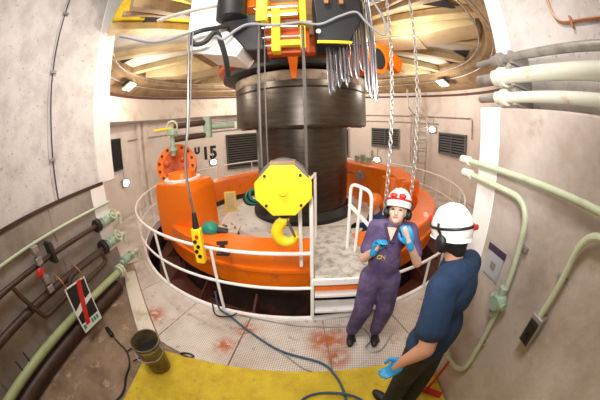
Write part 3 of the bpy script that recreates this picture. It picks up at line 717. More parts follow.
# hanging sign
def sign():
    a_, b_ = V((-2.72, 1.20, .845)), V((-2.72, 1.60, .81)); x = (b_-a_); wd = x.length; x.normalize(); y = V((.06, .0, -1)); y = (y - x*y.dot(x)).normalized(); n = x.cross(y)
    if n.x < 0: n = -n
    h = .62
    t = thing('hanging_sign', (-2.72, 1.4, .2), 'black and white sign with a red diagonal band hung on hooks from the left pipes', 'sign')
    B = MB(); B.fbox(a_ + x*wd/2 + y*h/2, x, y, n, wd, h, .008); B.build('board', 'paper', t)
    def patch(poly, mt, nm, off=.006): MB().prism([(p*wd, q*h) for p, q in poly], a_ + n*off, x, y, n*.002).build(nm, mt, t, smooth=0)
    patch([(.05, .03), (.60, .03), (.55, .36), (.05, .50)], 'black', 'black_field'); patch([(.05, .62), (.95, .46), (.95, .80), (.05, .80)], 'black', 'black_field')
    patch([(.70, .03), (.95, .03), (.95, .36), (.66, .40)], 'black', 'black_field')
    patch([(.58, .0), (.80, .0), (.42, .88), (.20, .88)], 'red', 'red_band', .009)
    for k in range(3): patch([(.50+.14*k, .84), (.60+.14*k, .84), (.60+.14*k, .93), (.50+.14*k, .93)], 'green', 'green_mark')
    patch([(.06, .84), (.18, .84), (.18, .93), (.06, .93)], 'green', 'green_mark')
    for p in (a_ + x*.03, b_ - x*.03): MB().tube(spline([p + y*.02, p + V((.02, -.02, .10)), p + V((-.10, -.03, .17)), p + V((-.26, 0, .02+.0))]), .009, 6).build('hook', 'copper', t)
sign()

# ================================================================== RIGHT WALL PIPEWORK
for (z_, r_, mt, lab, x_) in ((2.86, .034, 'galv', 'grey steel pipe highest of three on the right ledge', 1.52), (2.71, .058, 'palepipe', 'thick pale pipe in the middle of three on the right ledge', 1.52), (2.545, .042, 'palepipe', 'pale pipe lowest of three resting on the right ledge', 1.52)):
    t = thing('ledge_pipe', (x_, .5, z_-r_), lab, 'pipe', None)
    MB().cyl((x_, -2.8, z_), (x_, 1.50, z_), r_, n=18).build('tube', mt, t)
    b = MB(); flange(b, (x_, 1.45, z_), (0,1,0), r_+.025, .05); flange(b, (x_, 1.52, z_), (0,1,0), r_+.012, .06); b.build('coupling', 'palepipe' if r_ > .04 else 'galv', t)
    MB().cyl((x_, 1.5, z_), (x_, 1.78, z_), r_*.85, n=14).build('end_stub', 'galv', t)
    MB().box(x_-.02, XRU, 1.30, 1.34, z_-r_-.02, z_+r_+.02).build('clamp', 'galv', t)
t = thing('copper_tube', (XRU, .6, 3.1), 'copper tube bent along the upper right wall', 'pipe')
MB().tube(fillet([(XRU-.02, .87, 6.4), (XRU-.02, .87, 3.14), (XRU-.02, -2.6, 3.14)], .14), .012, 8).build('tube', 'copper', t)
MB().box(XRU-.04, XRU, .68, .70, 3.09, 3.18).build('clip', 'copper', t)
gc1 = pipe('green_conduit', [(1.215, 1.60, 2.015), (1.215, -2.6, 2.015)], .021, 'greenpipe', 'upper pale green conduit running straight along the right wall')
t = thing('green_conduit', (1.21, .9, .4), 'pale green conduit bending down the right wall through a junction box', 'pipe')
MB().tube(fillet([(1.215, 1.58, 1.92), (1.215, .885, 1.90), (1.215, .84, .50), (1.215, 1.10, .40), (1.215, 1.40, .62)], .16, 8), .021, 10).build('tube', 'greenpipe', t)
b = MB(); b.ell((1.205, .875, 1.25), (.05, .07, .075)); b.cyl((1.205, .875, 1.14), (1.205, .875, 1.36), .034); b.cyl((1.15, .875, 1.25), (1.20, .875, 1.25), .05); b.cyl((1.2, .80, 1.25), (1.2, .95, 1.25), .028); b.build('junction_box', 'greenvalve', t)
for z_ in (1.63, .85): MB().box(1.235, XR, .825, .915, z_-.012, z_+.012).build('clip', 'galv', t)
for y_, z_, o_ in ((1.60, 2.015, gc1), (1.56, 1.92, t)): MB().cyl((1.215, y_-.04, z_), (1.215, y_+.06, z_), .034, n=12).build('end_cap', 'palepipe', o_)
t = thing('green_conduit', (1.21, .4, 1.4), 'short pale green conduit curving down to the switch box', 'pipe')
MB().tube(fillet([(1.215, -2.6, 1.93), (1.215, .44, 1.92), (1.215, .505, 1.40)], .16, 8), .021, 10).build('tube', 'greenpipe', t)
MB().box(1.235, XR, .455, .53, 1.62, 1.645).build('clip', 'galv', t)
t = thing('switch_box', (1.23, .5, 1.2), 'grey two-button switch box at the end of the short conduit', 'switch')
MB().box(1.19, XR, .455, .555, 1.20, 1.40).build('box', 'galv', t, bev=.008)
MB().box(1.182, 1.192, .465, .545, 1.21, 1.37).build('face_plate', 'darkbox', t, bev=.003)
for z_ in (1.25, 1.32): MB().cyl((1.165, .505, z_), (1.185, .505, z_), .022, n=14).build('button', 'rubber', t)
t = thing('wall_notice', (1.255, 1.1, 1.35), 'small clear wall notice with a dark strip on top beside the white helmet', 'notice')
MB().box(1.252, XR, 1.01, 1.19, 1.30, 1.50).build('sleeve', 'plasticgrey', t)
MB().box(1.248, 1.254, 1.00, 1.20, 1.475, 1.52).build('strip', 'navytag', t)
MB().box(1.249, 1.254, 1.07, 1.13, 1.36, 1.41).build('picture', 'galv', t)

# ================================================================== HOIST
HY = 2.3
t = thing('hoist_trolley', (-.1, HY, 2.9), 'yellow black and white hoist machinery hanging overhead in front of the shaft', 'hoist')
MB().box(-1.13, -.80, 2.2, 2.85, 3.06, 4.15).build('white_cabinet', 'railwhite', t, bev=.01)
MB().prism([(-.82, 3.35), (-.55, 3.02), (-.62, 2.92), (-1.10, 3.05)], (0, 2.22, 0), (1,0,0), Z, (0, .55, 0)).build('cabinet_chute', 'railwhite', t, bev=.008)
MB().box(-1.08, -.86, 2.25, 2.8, 3.02, 3.06).build('cabinet_base', 'ceil_tan', t)
MB().cyl((-.66, 2.15, 3.32), (-.66, 2.15, 4.1), .145, n=24).build('motor_drum', 'black', t)
MB().prism([(-.80, 3.36), (-.40, 3.36), (-.36, 2.96), (-.52, 2.96)], (0, 2.2, 0), (1,0,0), Z, (0, .5, 0)).build('gear_case', 'darkbox', t, bev=.012)
for x0, x1, z0, z1 in ((-.435, -.325, 3.27, 3.9), (-.03, .03, 3.22, 3.9)): MB().box(x0, x1, 2.18, 2.36, z0, z1).build('yellow_bracket', 'yellow', t, bev=.01)
for x0, x1, z0, z1 in ((-.29, -.21, 2.93, 3.42), (-.03, .02, 2.95, 3.19)): MB().box(x0, x1, 2.2, 2.34, z0, z1).build('yellow_hanger', 'yellow', t, bev=.008)
for z_, x0, x1 in ((3.02, -.29, .0), (3.36, -.33, -.05)): MB().box(x0, x1, 2.22, 2.30, z_-.03, z_+.03).build('yellow_cross_bar', 'yellow', t, bev=.006)
for z_, x0, x1, r_ in ((3.34, -.9, -.05, .022), (3.44, -.46, -.05, .014), (3.20, -.46, -.05, .012), (3.09, -.38, -.02, .013), (3.00, -.45, -.22, .012)): MB().cyl((x0, 2.24, z_), (x1, 2.24, z_), r_, n=10).build('tie_rod', 'steel', t)
MB().box(-.45, .06, 2.45, 2.6, 2.98, 3.28).build('rust_frame', 'orange_dk', t, bev=.01)
MB().box(-.42, .02, 2.45, 2.62, 3.46, 3.62).build('orange_crossbeam', 'orange', t, bev=.01)
MB().box(-.75, -.50, 2.45, 2.62, 3.60, 3.9).build('orange_end_plate', 'orange', t, bev=.01)
MB().prism([(.10, 3.62), (.56, 3.62), (.56, 3.30), (.42, 3.02), (.12, 3.02)], (0, 2.22, 0), (1,0,0), Z, (0, .5, 0)).build('motor_case', 'black', t, bev=.015)
MB().box(.12, .43, 2.20, 2.23, 3.00, 3.025).build('yellow_edge', 'yellow', t)
MB().box(.13, .56, 2.18, 2.5, 3.56, 3.75).build('yellow_cover', 'yellow', t, bev=.01)
for x_ in (.22, .36): MB().box(x_-.02, x_+.02, 2.17, 2.2, 3.44, 3.52).build('cable_gland', 'copper', t)
MB().ell((.135, 2.2, 3.12), .025).build('indicator', 'lampframe', t)
MB().box(-1.0, .8, 2.3, 2.45, 4.05, 4.2).build('runway_beam', 'ceil_cream', t)
for x_ in (-.9, .7): MB().box(x_-.05, x_+.05, 2.32, 2.43, 4.15, 4.4).build('beam_hanger', 'ceil_cream', t)
# loose cables of the hoist
def cable(pts, r, mt, label, name='hoist_cable'): MB().tube(spline(pts, 8), r, 8).build(name, mt, label=label, cat='cable')
cable([P(228, 26, 2.2), P(215, 28, 2.15), P(200, 31, 2.1), P(191, 36, 2.12), P(194, 44, 2.1), P(205, 42, 2.1), P(216, 32, 2.12), P(222, 45, 2.14), P(226, 60, 2.2), P(228, 76, 2.3)], .024, 'rubber', 'thick black cable looped below the white hoist cabinet')
cable([P(216, 36, 2.1), P(224, 39, 2.1), P(236, 30, 2.1), P(250, 24, 2.12), P(275, 25, 2.14), P(300, 22, 2.15), P(312, 22, 2.15)], .014, 'cablegrey', 'grey cable sagging across the yellow hoist brackets')
cable([P(300, 22, 2.12), P(320, 24, 2.1), P(340, 16, 2.1), P(356, 12, 2.1), P(366, 22, 2.1), P(378, 32, 2.1), P(385, 34, 2.1), P(384, 20, 2.1), P(372, 0, 2.15)], .012, 'cablegrey', 'thin grey cable arching over the hanging metal strips')
cable([P(120, 36, 2.6), P(155, 42, 2.5), P(190, 33, 2.4), P(222, 26, 2.25)], .018, 'cablegrey', 'lower grey conduit reaching from the hoist towards the left lamp')
MB().cyl(P(158, 21, 2.6), P(222, 4, 2.3), .024).build('conduit_pipe', 'ladder', label='upper grey conduit reaching left from the white hoist cabinet', cat='pipe')
# festoon strips
t = thing('festoon_strips', (.45, 2.45, 2.5), 'bunch of hanging bright metal strips right of the hoist motor', 'cable festoon')
fs = [(330, 96, 34), (334, 92, 40), (339, 88, 30), (343, 82, 32), (347, 87, 20), (352, 78, 12), (357, 80, 14), (362, 72, 8), (367, 92, 4), (371, 98, 2), (376, 102, 0)]
for i, (x_, yb, yt) in enumerate(fs):
    D_ = 2.42 + .05*(i % 3); b_, t_ = P(x_+ .6, yb, D_), P(x_-1.5, yt, D_); t_ = V((b_.x-.01, b_.y, t_.z + (.1 if yt > 20 else .4))); wd = .012 + .004*(i % 2)
    b = MB(); b.tube([t_ + V((-wd, 0, 0)), V((b_.x-wd, b_.y, b_.z+.12)), V((b_.x-wd*.6, b_.y, b_.z+.04)), V((b_.x, b_.y, b_.z)), V((b_.x+wd*.6, b_.y, b_.z+.04)), V((b_.x+wd, b_.y, b_.z+.12)), t_ + V((wd, 0, 0))], .011, 8)
    b.build('strip_loop', 'strip', t)
MB().cyl((.15, 2.47, 3.6), (.85, 2.47, 3.72), .03).build('carrier_rod', 'galv', t)
# wire ropes
for px, y0, y1, r_, lab in ((262, 26, 168, .013, 'leftmost of the wire ropes holding the hook block'), (268, 26, 166, .006, 'thin wire beside the leftmost rope of the hook block'), (307, 26, 186, .014, 'wire rope at the right edge of the yellow hook block')):
    b_ = P(px, y1, 2.18); t_ = P(px-1, y0, 2.18); MB().cyl(b_, V((b_.x, b_.y, t_.z)), r_, n=8).build('wire_rope', 'rope', label=lab, cat='rope')

# hook block
hx, hy = -.21, 2.14
t = thing('hook_block', (hx, hy, 1.10), 'yellow octagonal hook block hanging in front of the shaft', 'hook block')
oc = [(-.10, .215), (.10, .215), (.245, .07), (.245, -.07), (.10, -.225), (-.10, -.225), (-.245, -.07), (-.245, .07)]
for s in (-1, 1):
    MB().prism(oc, (hx, hy + s*.085 - .012, 1.68), (1,0,0), Z, (0, .024, 0)).build('side_plate', 'yellow_worn', t, bev=.006)
b = MB(); b.cyl((hx, hy-.06, 1.72), (hx, hy-.015, 1.72), .225, n=32); b.cyl((hx, hy+.015, 1.72), (hx, hy+.06, 1.72), .225, n=32); b.build('sheave', 'rope', t)
MB().box(hx-.11, hx+.11, hy-.07, hy+.07, 1.86, 1.925).build('top_guard', 'ceil_tan', t, bev=.01)
MB().cyl((hx, hy-.125, 1.68), (hx, hy+.125, 1.68), .04, n=18).build('axle_pin', 'yellow', t)
for x_, z_ in ((-.15, .13), (.15, .13), (-.15, -.13), (.15, -.13)): MB().cyl((hx+x_, hy-.11, 1.68+z_), (hx+x_, hy+.11, 1.68+z_), .014, n=6).build('bolt', 'darkbox', t)
MB().cyl((hx, hy, 1.41), (hx, hy, 1.50), .05, n=14).build('swivel', 'darkbox', t)
hk = [V((hx+.0, hy, 1.43)), V((hx-.01, hy, 1.38)), V((hx-.06, hy, 1.33)), V((hx-.085, hy, 1.26)), V((hx-.065, hy, 1.19)), V((hx-.0, hy, 1.155)), V((hx+.06, hy, 1.175)), V((hx+.09, hy, 1.23)), V((hx+.092, hy, 1.26))]
sp_ = spline(hk, 5); nS = len(sp_)
MB().tube(sp_, [.035 + .022*math.sin(PI*min(1, i/(nS*.75))) - (.02 if i > nS*.85 else 0) for i in range(nS)], 12).build('hook', 'yellow', t)
MB().bar((hx+.01, hy-.02, 1.40), (hx+.085, hy-.02, 1.22), .03, .02).build('safety_latch', 'rope', t)

# pendant control
pb, pt = P(202, 262, 2.05), P(196, 228, 2.05)
t = thing('pendant_control', pb, 'yellow push-button pendant hanging on a cable left of the hook block', 'pendant control')
ax = (pt-pb); ln = ax.length; zax = ax.normalized(); xax = V((1, 0, 0)); xax = (xax - zax*xax.dot(zax)).normalized(); yax = zax.cross(xax)
mid = (pb+pt)/2
MB().fbox(mid, xax, yax, zax, .088, .07, ln).build('case', 'yellow', t, bev=.012)
for k, mt in enumerate(('red', 'black', 'black', 'black', 'black')):
    q = mid + zax*(ln*(.30 - .14*k)) - yax*.0; fr = yax if yax.y < 0 else -yax
    MB().cyl(q + fr*.03 + xax*(.012*(-1)**k), q + fr*.048 + xax*(.012*(-1)**k), .017, n=12).build('button', mt, t)
MB().cyl(pt, pt + zax*.14, .032, .018, n=12).build('cable_boot', 'black', t)
top = P(190, 33, 2.05); q = pt + zax*.13
MB().tube(spline([q, V((q.x-.02, q.y, q.z+.4)), V((top.x, top.y, top.z-.7)), V((top.x, top.y, top.z))]), .011, 8).build('cable', 'rope', t)
MB().tube(spline([q, V((q.x-.02, q.y-.012, q.z+.4)), V((top.x+.02, top.y, top.z-.7)), V((top.x+.03, top.y, top.z))]), .006, 6).build('strain_wire', 'steel', t)

# chains: real links
def chain(px, y0, px1, y1, D_, label, ll=.074):
    a_, b_ = P(px, y0, D_), P(px1, y1, D_); b = MB(); dv = b_-a_; n = int(dv.length/(ll*.72)); d = dv.normalized()
    u = V((1, 0, 0)); u = (u - d*u.dot(d)).normalized(); v_ = d.cross(u)
    for k in range(n):
        c = a_ + dv*((k+.5)/n); s_ = (u+v_).normalized() if k % 2 else (u-v_).normalized()
        pts = []
        for i in range(8):
            q = 2*PI*i/8; pts.append(c + s_*(.018*math.cos(q)) + d*((ll/2-.018)*(1 if math.sin(q) > .1 else -1 if math.sin(q) < -.1 else 0) + .018*math.sin(q)))
        b.tube(pts, .0062, 6, closed=True)
    b.build('load_chain', 'chain', label=label, cat='chain')
chain(385, -14, 384, 214, 2.65, 'silver link chain hanging just left of the worker in purple')
chain(407, -14, 411, 196, 2.75, 'silver link chain hanging above the helmet of the worker in purple')

# ================================================================== FLOOR ITEMS
t = thing('bucket', (-1.58, 1.24, .0), 'dark metal bucket standing on the edge of the yellow mat', 'bucket')
bc = (-1.58, 1.24)
MB().lathe([(.0, .03), (.12, .03), (.125, .022), (.165, .44), (.172, .445), (.172, .455), (.158, .455), (.155, .44), (.115, .045), (.0, .045)], 32, bc).build('pail', 'bucket', t)
MB().lathe([(.0, .30), (.139, .30)], 32, bc).build('dark_disc', 'blackrough', t)  # black disc across the inside of the pail
MB().lathe([(.150, .40), (.168, .40), (.168, .42), (.152, .42)], 32, bc).build('rim_bead', 'galv', t)
MB().tube(spline([V((bc[0]+.17, bc[1]+.02, .43)), V((bc[0]+.20, bc[1]-.02, .36)), V((bc[0]+.13, bc[1]-.12, .30)), V((bc[0]-.05, bc[1]-.18, .30)), V((bc[0]-.17, bc[1]-.04, .43))]), .006, 6).build('bail_handle', 'galv', t)
t = thing('power_cord', (-2.0, 1.1, 0), 'black power cord with a plug trailing past the bucket', 'cord')
MB().tube(spline([(-2.50, 1.44, .03), (-2.3, 1.36, .012), (-2.12, 1.28, .012), (-1.98, 1.12, .012), (-1.93, .92, .012), (-1.86, .70, .012), (-1.92, .4, .012), (-1.9, .1, .012)]), .011, 8).build('cable', 'rubber', t)
MB().tube(spline([(-2.12, 1.28, .012), (-2.0, 1.45, .05), (-1.84, 1.46, .2), (-1.79, 1.36, .3), (-1.80, 1.24, .12), (-1.95, 1.18, .012)]), .009, 8).build('loop', 'rubber', t)
b = MB(); b.bar((-2.66, 1.52, .035), (-2.48, 1.43, .035), .07, .05); b.build('plug', 'black', t, bev=.015)
MB().tube([V((.07*math.cos(q)*1.2-1.33, 1.50+.03*math.sin(q), .014)) for q in [2*PI*i/12 for i in range(12)]], .012, 6, closed=True).build('rope_ring', 'rubber', label='small black rubber loop on the floor beside the bucket', cat='loop')
hz = .03
cablep = [(-1.19, 2.40, .3), (-1.17, 2.36, .05), (-1.01, 2.26, hz), (-.69, 2.0, hz), (-.32, 1.73, hz), (.1, 1.56, hz), (.24, 1.37, hz+.015), (.31, 1.14, hz+.01), (.30, .9, hz+.01), (.1, .72, hz+.01)]
MB().tube(spline(cablep, 10), .0135, 10).build('hose', 'hosegrey', label='blue grey hose snaking from the guard rail over the yellow mat', cat='hose')
MB().tube(spline([(.52, .98, .04), (.35, 1.1, .07), (.12, 1.16, .04), (-.05, 1.10, .04), (-.1, .95, .04), (.0, .8, .04)], 8), .0135, 10).build('hose', 'hosegrey', label='looped hose end on the yellow mat at the bottom edge', cat='hose')
MB().tube(spline([(-1.17, 2.36, .02), (-1.02, 2.42, .05), (-.92, 2.36, .02), (-1.0, 2.22, .05), (-1.2, 2.26, .02), (-1.3, 2.45, .06)], 8), .010, 8).build('cable_coil', 'rubber', label='thin dark cable coiled at the foot of the guard rail', cat='cable')
MB().tube(spline([(-.5, 1.86, .02), (-.25, 1.66, .02), (-.08, 1.5, .02), (.02, 1.44, .03)], 8), .009, 8).build('thin_cable', 'galv', label='thin grey cable beside the blue hose on the plates', cat='cable')
MB().tube(spline([(-.9, 2.3, .03), (-.5, 2.22, .02), (-.1, 2.14, .02), (.4, 2.10, .02), (.62, 2.05, .02), (.68, 1.85, .02), (.6, 1.72, .02), (.75, 1.66, .02), (.95, 1.9, .02)], 8), .010, 8).build('floor_cable', 'galv', label='grey cable lying along the steps to the purple boots', cat='cable')
# squeegee
t = thing('squeegee', (1.1, 1.0, .0), 'red squeegee leaning behind the legs of the worker in navy', 'squeegee')
b = MB(); b.bar((.98, 1.10, .05), (1.21, .88, .05), .05, .05); b.build('head', 'red', t, bev=.006)
MB().bar((.98, 1.10, .02), (1.21, .88, .02), .012, .03).build('rubber_blade', 'railwhite', t)
MB().cyl((1.09, 1.00, .07), (1.06, .93, .62), .014, n=10).build('handle', 'red', t)
# things in the ring
t = thing('teal_pump', pol(2.75, -36, -.15), 'small teal motor beside the yellow pendant inside the ring', 'motor')
q = P(210, 229, 3.9); MB().ell(q, (.16, .13, .13)).build('casing', 'teal', t); MB().cyl(q + V((.12, 0, -.02)), q + V((.3, .02, -.06)), .06, n=14).build('nose', 'darkbox', t); MB().box(q.x-.12, q.x+.12, q.y-.1, q.y+.1, -.14, q.z-.08).build('foot', 'darkbox', t)
t = thing('tool_tray', pol(2.6, -20, -.12), 'clutter tray of small tools behind the ring edge beside the teal motor', 'tray')
q = P(225, 226, 4.1); MB().box(q.x-.28, q.x+.25, q.y-.16, q.y+.16, q.z-.08, q.z-.05).build('tray', 'cream', t)
for k in range(9):
    c = q + V((random.uniform(-.24, .2), random.uniform(-.12, .12), -.03)); MB().bar(c, c + V((random.uniform(-.1, .1), random.uniform(-.1, .1), .03)), .03, .03).build('tool', random.choice(['galv', 'copper', 'darkbox', 'ceil_tan']), t)
MB().box(q.x-.25, q.x+.22, q.y-.1, q.y+.1, -.14, q.z-.08).build('stand', 'darkbox', t)
t = thing('clamp', P(222, 243, 3.05), 'rusty clamp standing on the front edge of the orange ring', 'clamp')
q = P(222, 244, 3.05); q.z = .63; b = MB(); b.box(q.x-.09, q.x+.09, q.y-.06, q.y+.06, .63, .66); b.cyl((q.x, q.y, .66), (q.x, q.y, .78), .035); b.bar((q.x-.07, q.y, .79), (q.x+.08, q.y, .80), .04, .04); b.build('body', 'brownpipe', t)
q = P(231, 205, 5.3); t = thing('amber_box', (q.x, q.y, -.16), 'amber box leaning against the inside of the orange ring', 'box')
fr = V((.25, -.95, .25)).normalized(); b = MB(); xx = Z.cross(fr).normalized(); b.fbox((q.x, q.y, q.z+.08), xx, fr, xx.cross(fr), .26, .08, .44); b.build('case', 'ceil_yellow', t, bev=.01)
b = MB(); b.fbox(V((q.x, q.y, q.z+.08)) + fr*.042, xx, fr, xx.cross(fr), .19, .01, .36); b.build('lid', 'ceil_cream', t)
q = P(252, 198, 5.7); t = thing('green_hose_coil', (q.x, q.y, -.14), 'dark green hose coil behind the amber box', 'hose')
for k in range(4): MB().tube([V((q.x+.05*k + .2*math.cos(u_), q.y + .08*math.sin(u_), q.z + .03*k + .14*math.sin(u_))) for u_ in [2*PI*i/20 for i in range(20)]], .03, 7, closed=True).build('turn', 'teal' if k % 2 else 'rubber', t)

# ================================================================== PEOPLE
def frame(fwd, up=(0, 0, 1)):
    f = V(fwd).normalized(); r = f.cross(V(up)).normalized(); u = r.cross(f); return r, f, u   # right, forward, up
def head_mb(c, fr, k=1.0):
    r, f, u = fr; b = MB(); at = lambda x, y, z: c + r*(x*k) + f*(y*k) + u*(z*k)
    b.ell(at(0, -.012, .035), (.074*k, .092*k, .088*k), (r, f, u), 20, 14)          # skull
    b.ell(at(0, .022, -.035), (.060*k, .066*k, .078*k), (r, f, u), 18, 12)          # face and jaw
    b.ell(at(0, .062, -.088), (.028*k, .024*k, .022*k), (r, f, u))                  # chin
    b.cyl(at(0, .082, .01), at(0, .108, -.032), .008*k, .013*k, 8); b.ell(at(0, .102, -.034), (.017*k, .016*k, .012*k), (r, f, u))   # nose
    b.ell(at(0, .078, .028), (.050*k, .018*k, .012*k), (r, f, u))                   # brow
    for s in (-1, 1):
        b.ell(at(.074*s, -.01, -.012), (.010*k, .022*k, .034*k), (r, f, u), 10, 8)  # ears
        b.ell(at(.042*s, .060, -.022), (.020*k, .020*k, .018*k), (r, f, u), 10, 8)  # cheeks
    return b, at
def face_bits(at, fr, t, body, k=1.0):
    r, f, u = fr
    for s in (-1, 1):
        MB().ell(at(.031*s, .083, .002), (.012*k, .008*k, .007*k), (r, f, u), 10, 8).build('eye', 'eye', body)
        MB().ell(at(.031*s, .090, .026), (.017*k, .006*k, .004*k), (r, f, u), 10, 6).build('eyebrow', 'hair2', body)
    MB().ell(at(0, .087, -.060), (.024*k, .008*k, .007*k), (r, f, u), 12, 6).build('lips', 'lips', body)
def helmet(t, c, fr, mt, peak=.03, k=1.0):
    r, f, u = fr; at = lambda x, y, z: c + r*(x*k) + f*(y*k) + u*(z*k)
    b = MB(); n, q = 28, 10; vs = []
    for j in range(q+1):
        th = PI/2*j/q*1.2
        for i in range(n):
            a_ = 2*PI*i/n; vs.append(at(.112*math.sin(th)*math.cos(a_), .134*math.sin(th)*math.sin(a_), .035 + .128*math.cos(th)))
    fs = [(j*n+i, j*n+(i+1) % n, (j+1)*n+(i+1) % n, (j+1)*n+i) for j in range(q) for i in range(n)]
    b.add(vs, fs); vs2 = []
    for i in range(n):
        a_ = 2*PI*i/n; e = .004 + peak*max(0, math.sin(a_))**2; dz = -.012*max(0, -math.sin(a_))
        vs2 += [at(.1065*math.cos(a_), .1275*math.sin(a_), -.004), at((.108+.004)*math.cos(a_), (.129+e)*math.sin(a_), -.010+dz), at(.106*math.cos(a_), .128*math.sin(a_), -.012+dz)]
    b.add(vs2, [(3*i+j, 3*((i+1) % n)+j, 3*((i+1) % n)+j+1, 3*i+j+1) for i in range(n) for j in range(2)])
    for s in (-1, 0, 1): b.tube([at(.035*s, -.12*math.cos(x_), .037 + .127*math.sin(x_)*(1-.05*abs(s))) for x_ in [.35+2.4*i/10 for i in range(11)]], .006*k, 6)
    return b.build('helmet', mt, t), at
def glove_mb(w, d, side, curl=.7, k=1.0):
    """hand from the wrist w towards d; side = direction of the thumb; returns palm + five bent fingers."""
    d = V(d).normalized(); s = V(side); s = (s - d*s.dot(d)).normalized(); n = d.cross(s)
    b = MB(); at = lambda x, y, z: w + s*(x*k) + d*(y*k) + n*(z*k)
    b.chainlimb([at(0, -.02, 0), at(0, .02, 0)], [.028*k, .028*k], 10)
    b.ell(at(0, .06, 0), (.042*k, .05*k, .019*k), (s, d, n))
    for i, (x_, L_) in enumerate(((.030, .074), (.010, .082), (-.010, .076), (-.029, .060))):
        p0 = at(x_, .09, 0); a1, a2 = curl*.8, curl*1.7
        q1 = p0 + (d*math.cos(a1) - n*math.sin(a1))*(L_*.5*k); q2 = q1 + (d*math.cos(a2) - n*math.sin(a2))*(L_*.5*k)
        b.chainlimb([at(x_*.9, .06, 0), p0, q1, q2], [.010*k, .0105*k, .0095*k, .0075*k], 8)
    t0, t1, t2 = at(.030, .03, -.004), at(.056, .062, -.016), at(.054, .095, -.03)
    b.chainlimb([t0, t1, t2], [.014*k, .0115*k, .009*k], 8)
    return b
def muffs(t, c, fr, k=1.0, mt='black'):
    r, f, u = fr
    for s in (-1, 1):
        e = c + r*(.098*s*k) + f*(-.012*k) + u*(-.02*k)
        b = MB(); b.ell(e, (.026*k, .036*k, .046*k), (r, f, u), 14, 10); b.ell(e - r*(.016*s*k), (.014*k, .040*k, .05*k), (r, f, u), 14, 8)
        cup = b.build('ear_muff', mt, t)
        MB().tube([e + u*(.04*k), e + r*(.026*s*k) + u*(.075*k), e + r*(.020*s*k) + u*(.10*k)], .007*k, 6).build('ear_muff_arm', mt, cup)

# ---- worker in purple coveralls
W = lambda x, y, z: V((x, y, z))
t = thing('person', (.60, 1.92, 0), 'worker in purple coveralls and white helmet standing with raised blue gloved hands', 'person')
hipR, hipL, knR, knL, anR, anL = W(.585, 1.92, .87), W(.755, 1.88, .87), W(.535, 1.89, .47), W(.765, 1.86, .47), W(.47, 1.95, .09), W(.735, 1.91, .09)
pel, bel, che, nek, hed = W(.67, 1.90, .92), W(.685, 1.89, 1.05), W(.705, 1.885, 1.27), W(.73, 1.875, 1.45), P(398, 211, 1.98)
shR, shL = W(.57, 1.93, 1.385), W(.875, 1.835, 1.385)
elR, elL = P(364, 258, 1.93), P(417, 263, 1.88)
wrR, wrL = P(374, 251, 1.80), P(410, 245, 1.76)
hdR, hdL = P(379, 243, 1.78), P(405, 229, 1.74)
hf = frame((-.46, -.80, .42))
b, at = head_mb(hed, hf, 1.0)
b.chainlimb([hed - hf[2]*.07 - hf[1]*.02, nek], [.052, .058])
b.chainlimb([nek, che, bel, pel], [.05, .10, .09, .10]); b.chainlimb([shL, shR], [.055, .055])
for s_, e_, w_, h_ in ((shR, elR, wrR, hdR), (shL, elL, wrL, hdL)): b.chainlimb([s_, e_, w_, h_], [.05, .042, .030, .022])
for h_, k_, a_ in ((hipR, knR, anR), (hipL, knL, anL)): b.chainlimb([pel, h_, k_, a_], [.08, .075, .055, .04])
body = organic(b, 'body', 'skin', t, .011, 2); face_bits(at, hf, t, body)
# coverall: baggy, one surface, short sleeves
b = MB(); fx, fy = V((.96, -.28, 0)), V((.28, .96, 0))
b.ell(che + V((0, 0, .02)), (.160, .12, .16), (fx, fy, Z)); b.ell(bel, (.158, .118, .16), (fx, fy, Z)); b.ell(pel + Z*-.02, (.172, .125, .15), (fx, fy, Z))
b.chainlimb([che, bel, pel], [.125, .122, .125]); b.chainlimb([shR, che + Z*.10, shL], [.058, .100, .058])
for s_, e_, f_ in ((shR, elR, .72), (shL, elL, .72)): b.chainlimb([s_, s_ + (e_-s_)*f_], [.060, .064])
for h_, k_, a_ in ((hipR, knR, anR), (hipL, knL, anL)): b.chainlimb([pel*.4+h_*.6, h_, k_ , a_ + Z*.03], [.12, .115, .098, .072])
cov = organic(b, 'coveralls', 'purple', t, .012, 5)
# collar, placket, pocket
cf = frame((-.28, -.95, 0))
for s in (-1, 1): MB().bar(che + V((0, 0, .17)) + cf[0]*(.055*s) + cf[1]*.055, che + Z*.03 + cf[0]*(.012*s) + cf[1]*.135, .035, .014, cf[1]).build('collar', 'purple_dk', cov, bev=.004)
MB().prism([(-.038, .0), (.038, .0), (0, -.10)], che + V((0, 0, .155)) + cf[1]*.094, cf[0], (Z - cf[1]*.35), cf[1]*.02).build('neck_opening', 'skin', cov)
for k, ch in enumerate('ON'):
    cu = bpy.data.curves.new('chest_print', 'FONT'); cu.body = ch; cu.size = .055; cu.extrude = .004; cu.materials.append(M['goldprint'])
    ob = text_mesh('chest_print', cu); o = P(376.5 + 4*k, 259, 1.87); rx, uy = -cf[0], Z
    mt_ = Matrix.Identity(4)
    for i in range(3): mt_[i][0], mt_[i][1], mt_[i][2] = rx[i], uy[i], cf[1][i]
    mt_.translation = o - WORLD[cov.name]; ob.parent = cov; ob.matrix_basis = mt_
for s_, w_, h_, sd in ((1, wrR, hdR, V((.9, .1, .35))), (-1, wrL, hdL, V((-.9, .1, .35)))):
    g = glove_mb(w_, (h_-w_).normalized() + Z*.25, sd, .9, 1.12); organic(g, 'glove', 'glove', t, .006, 1)
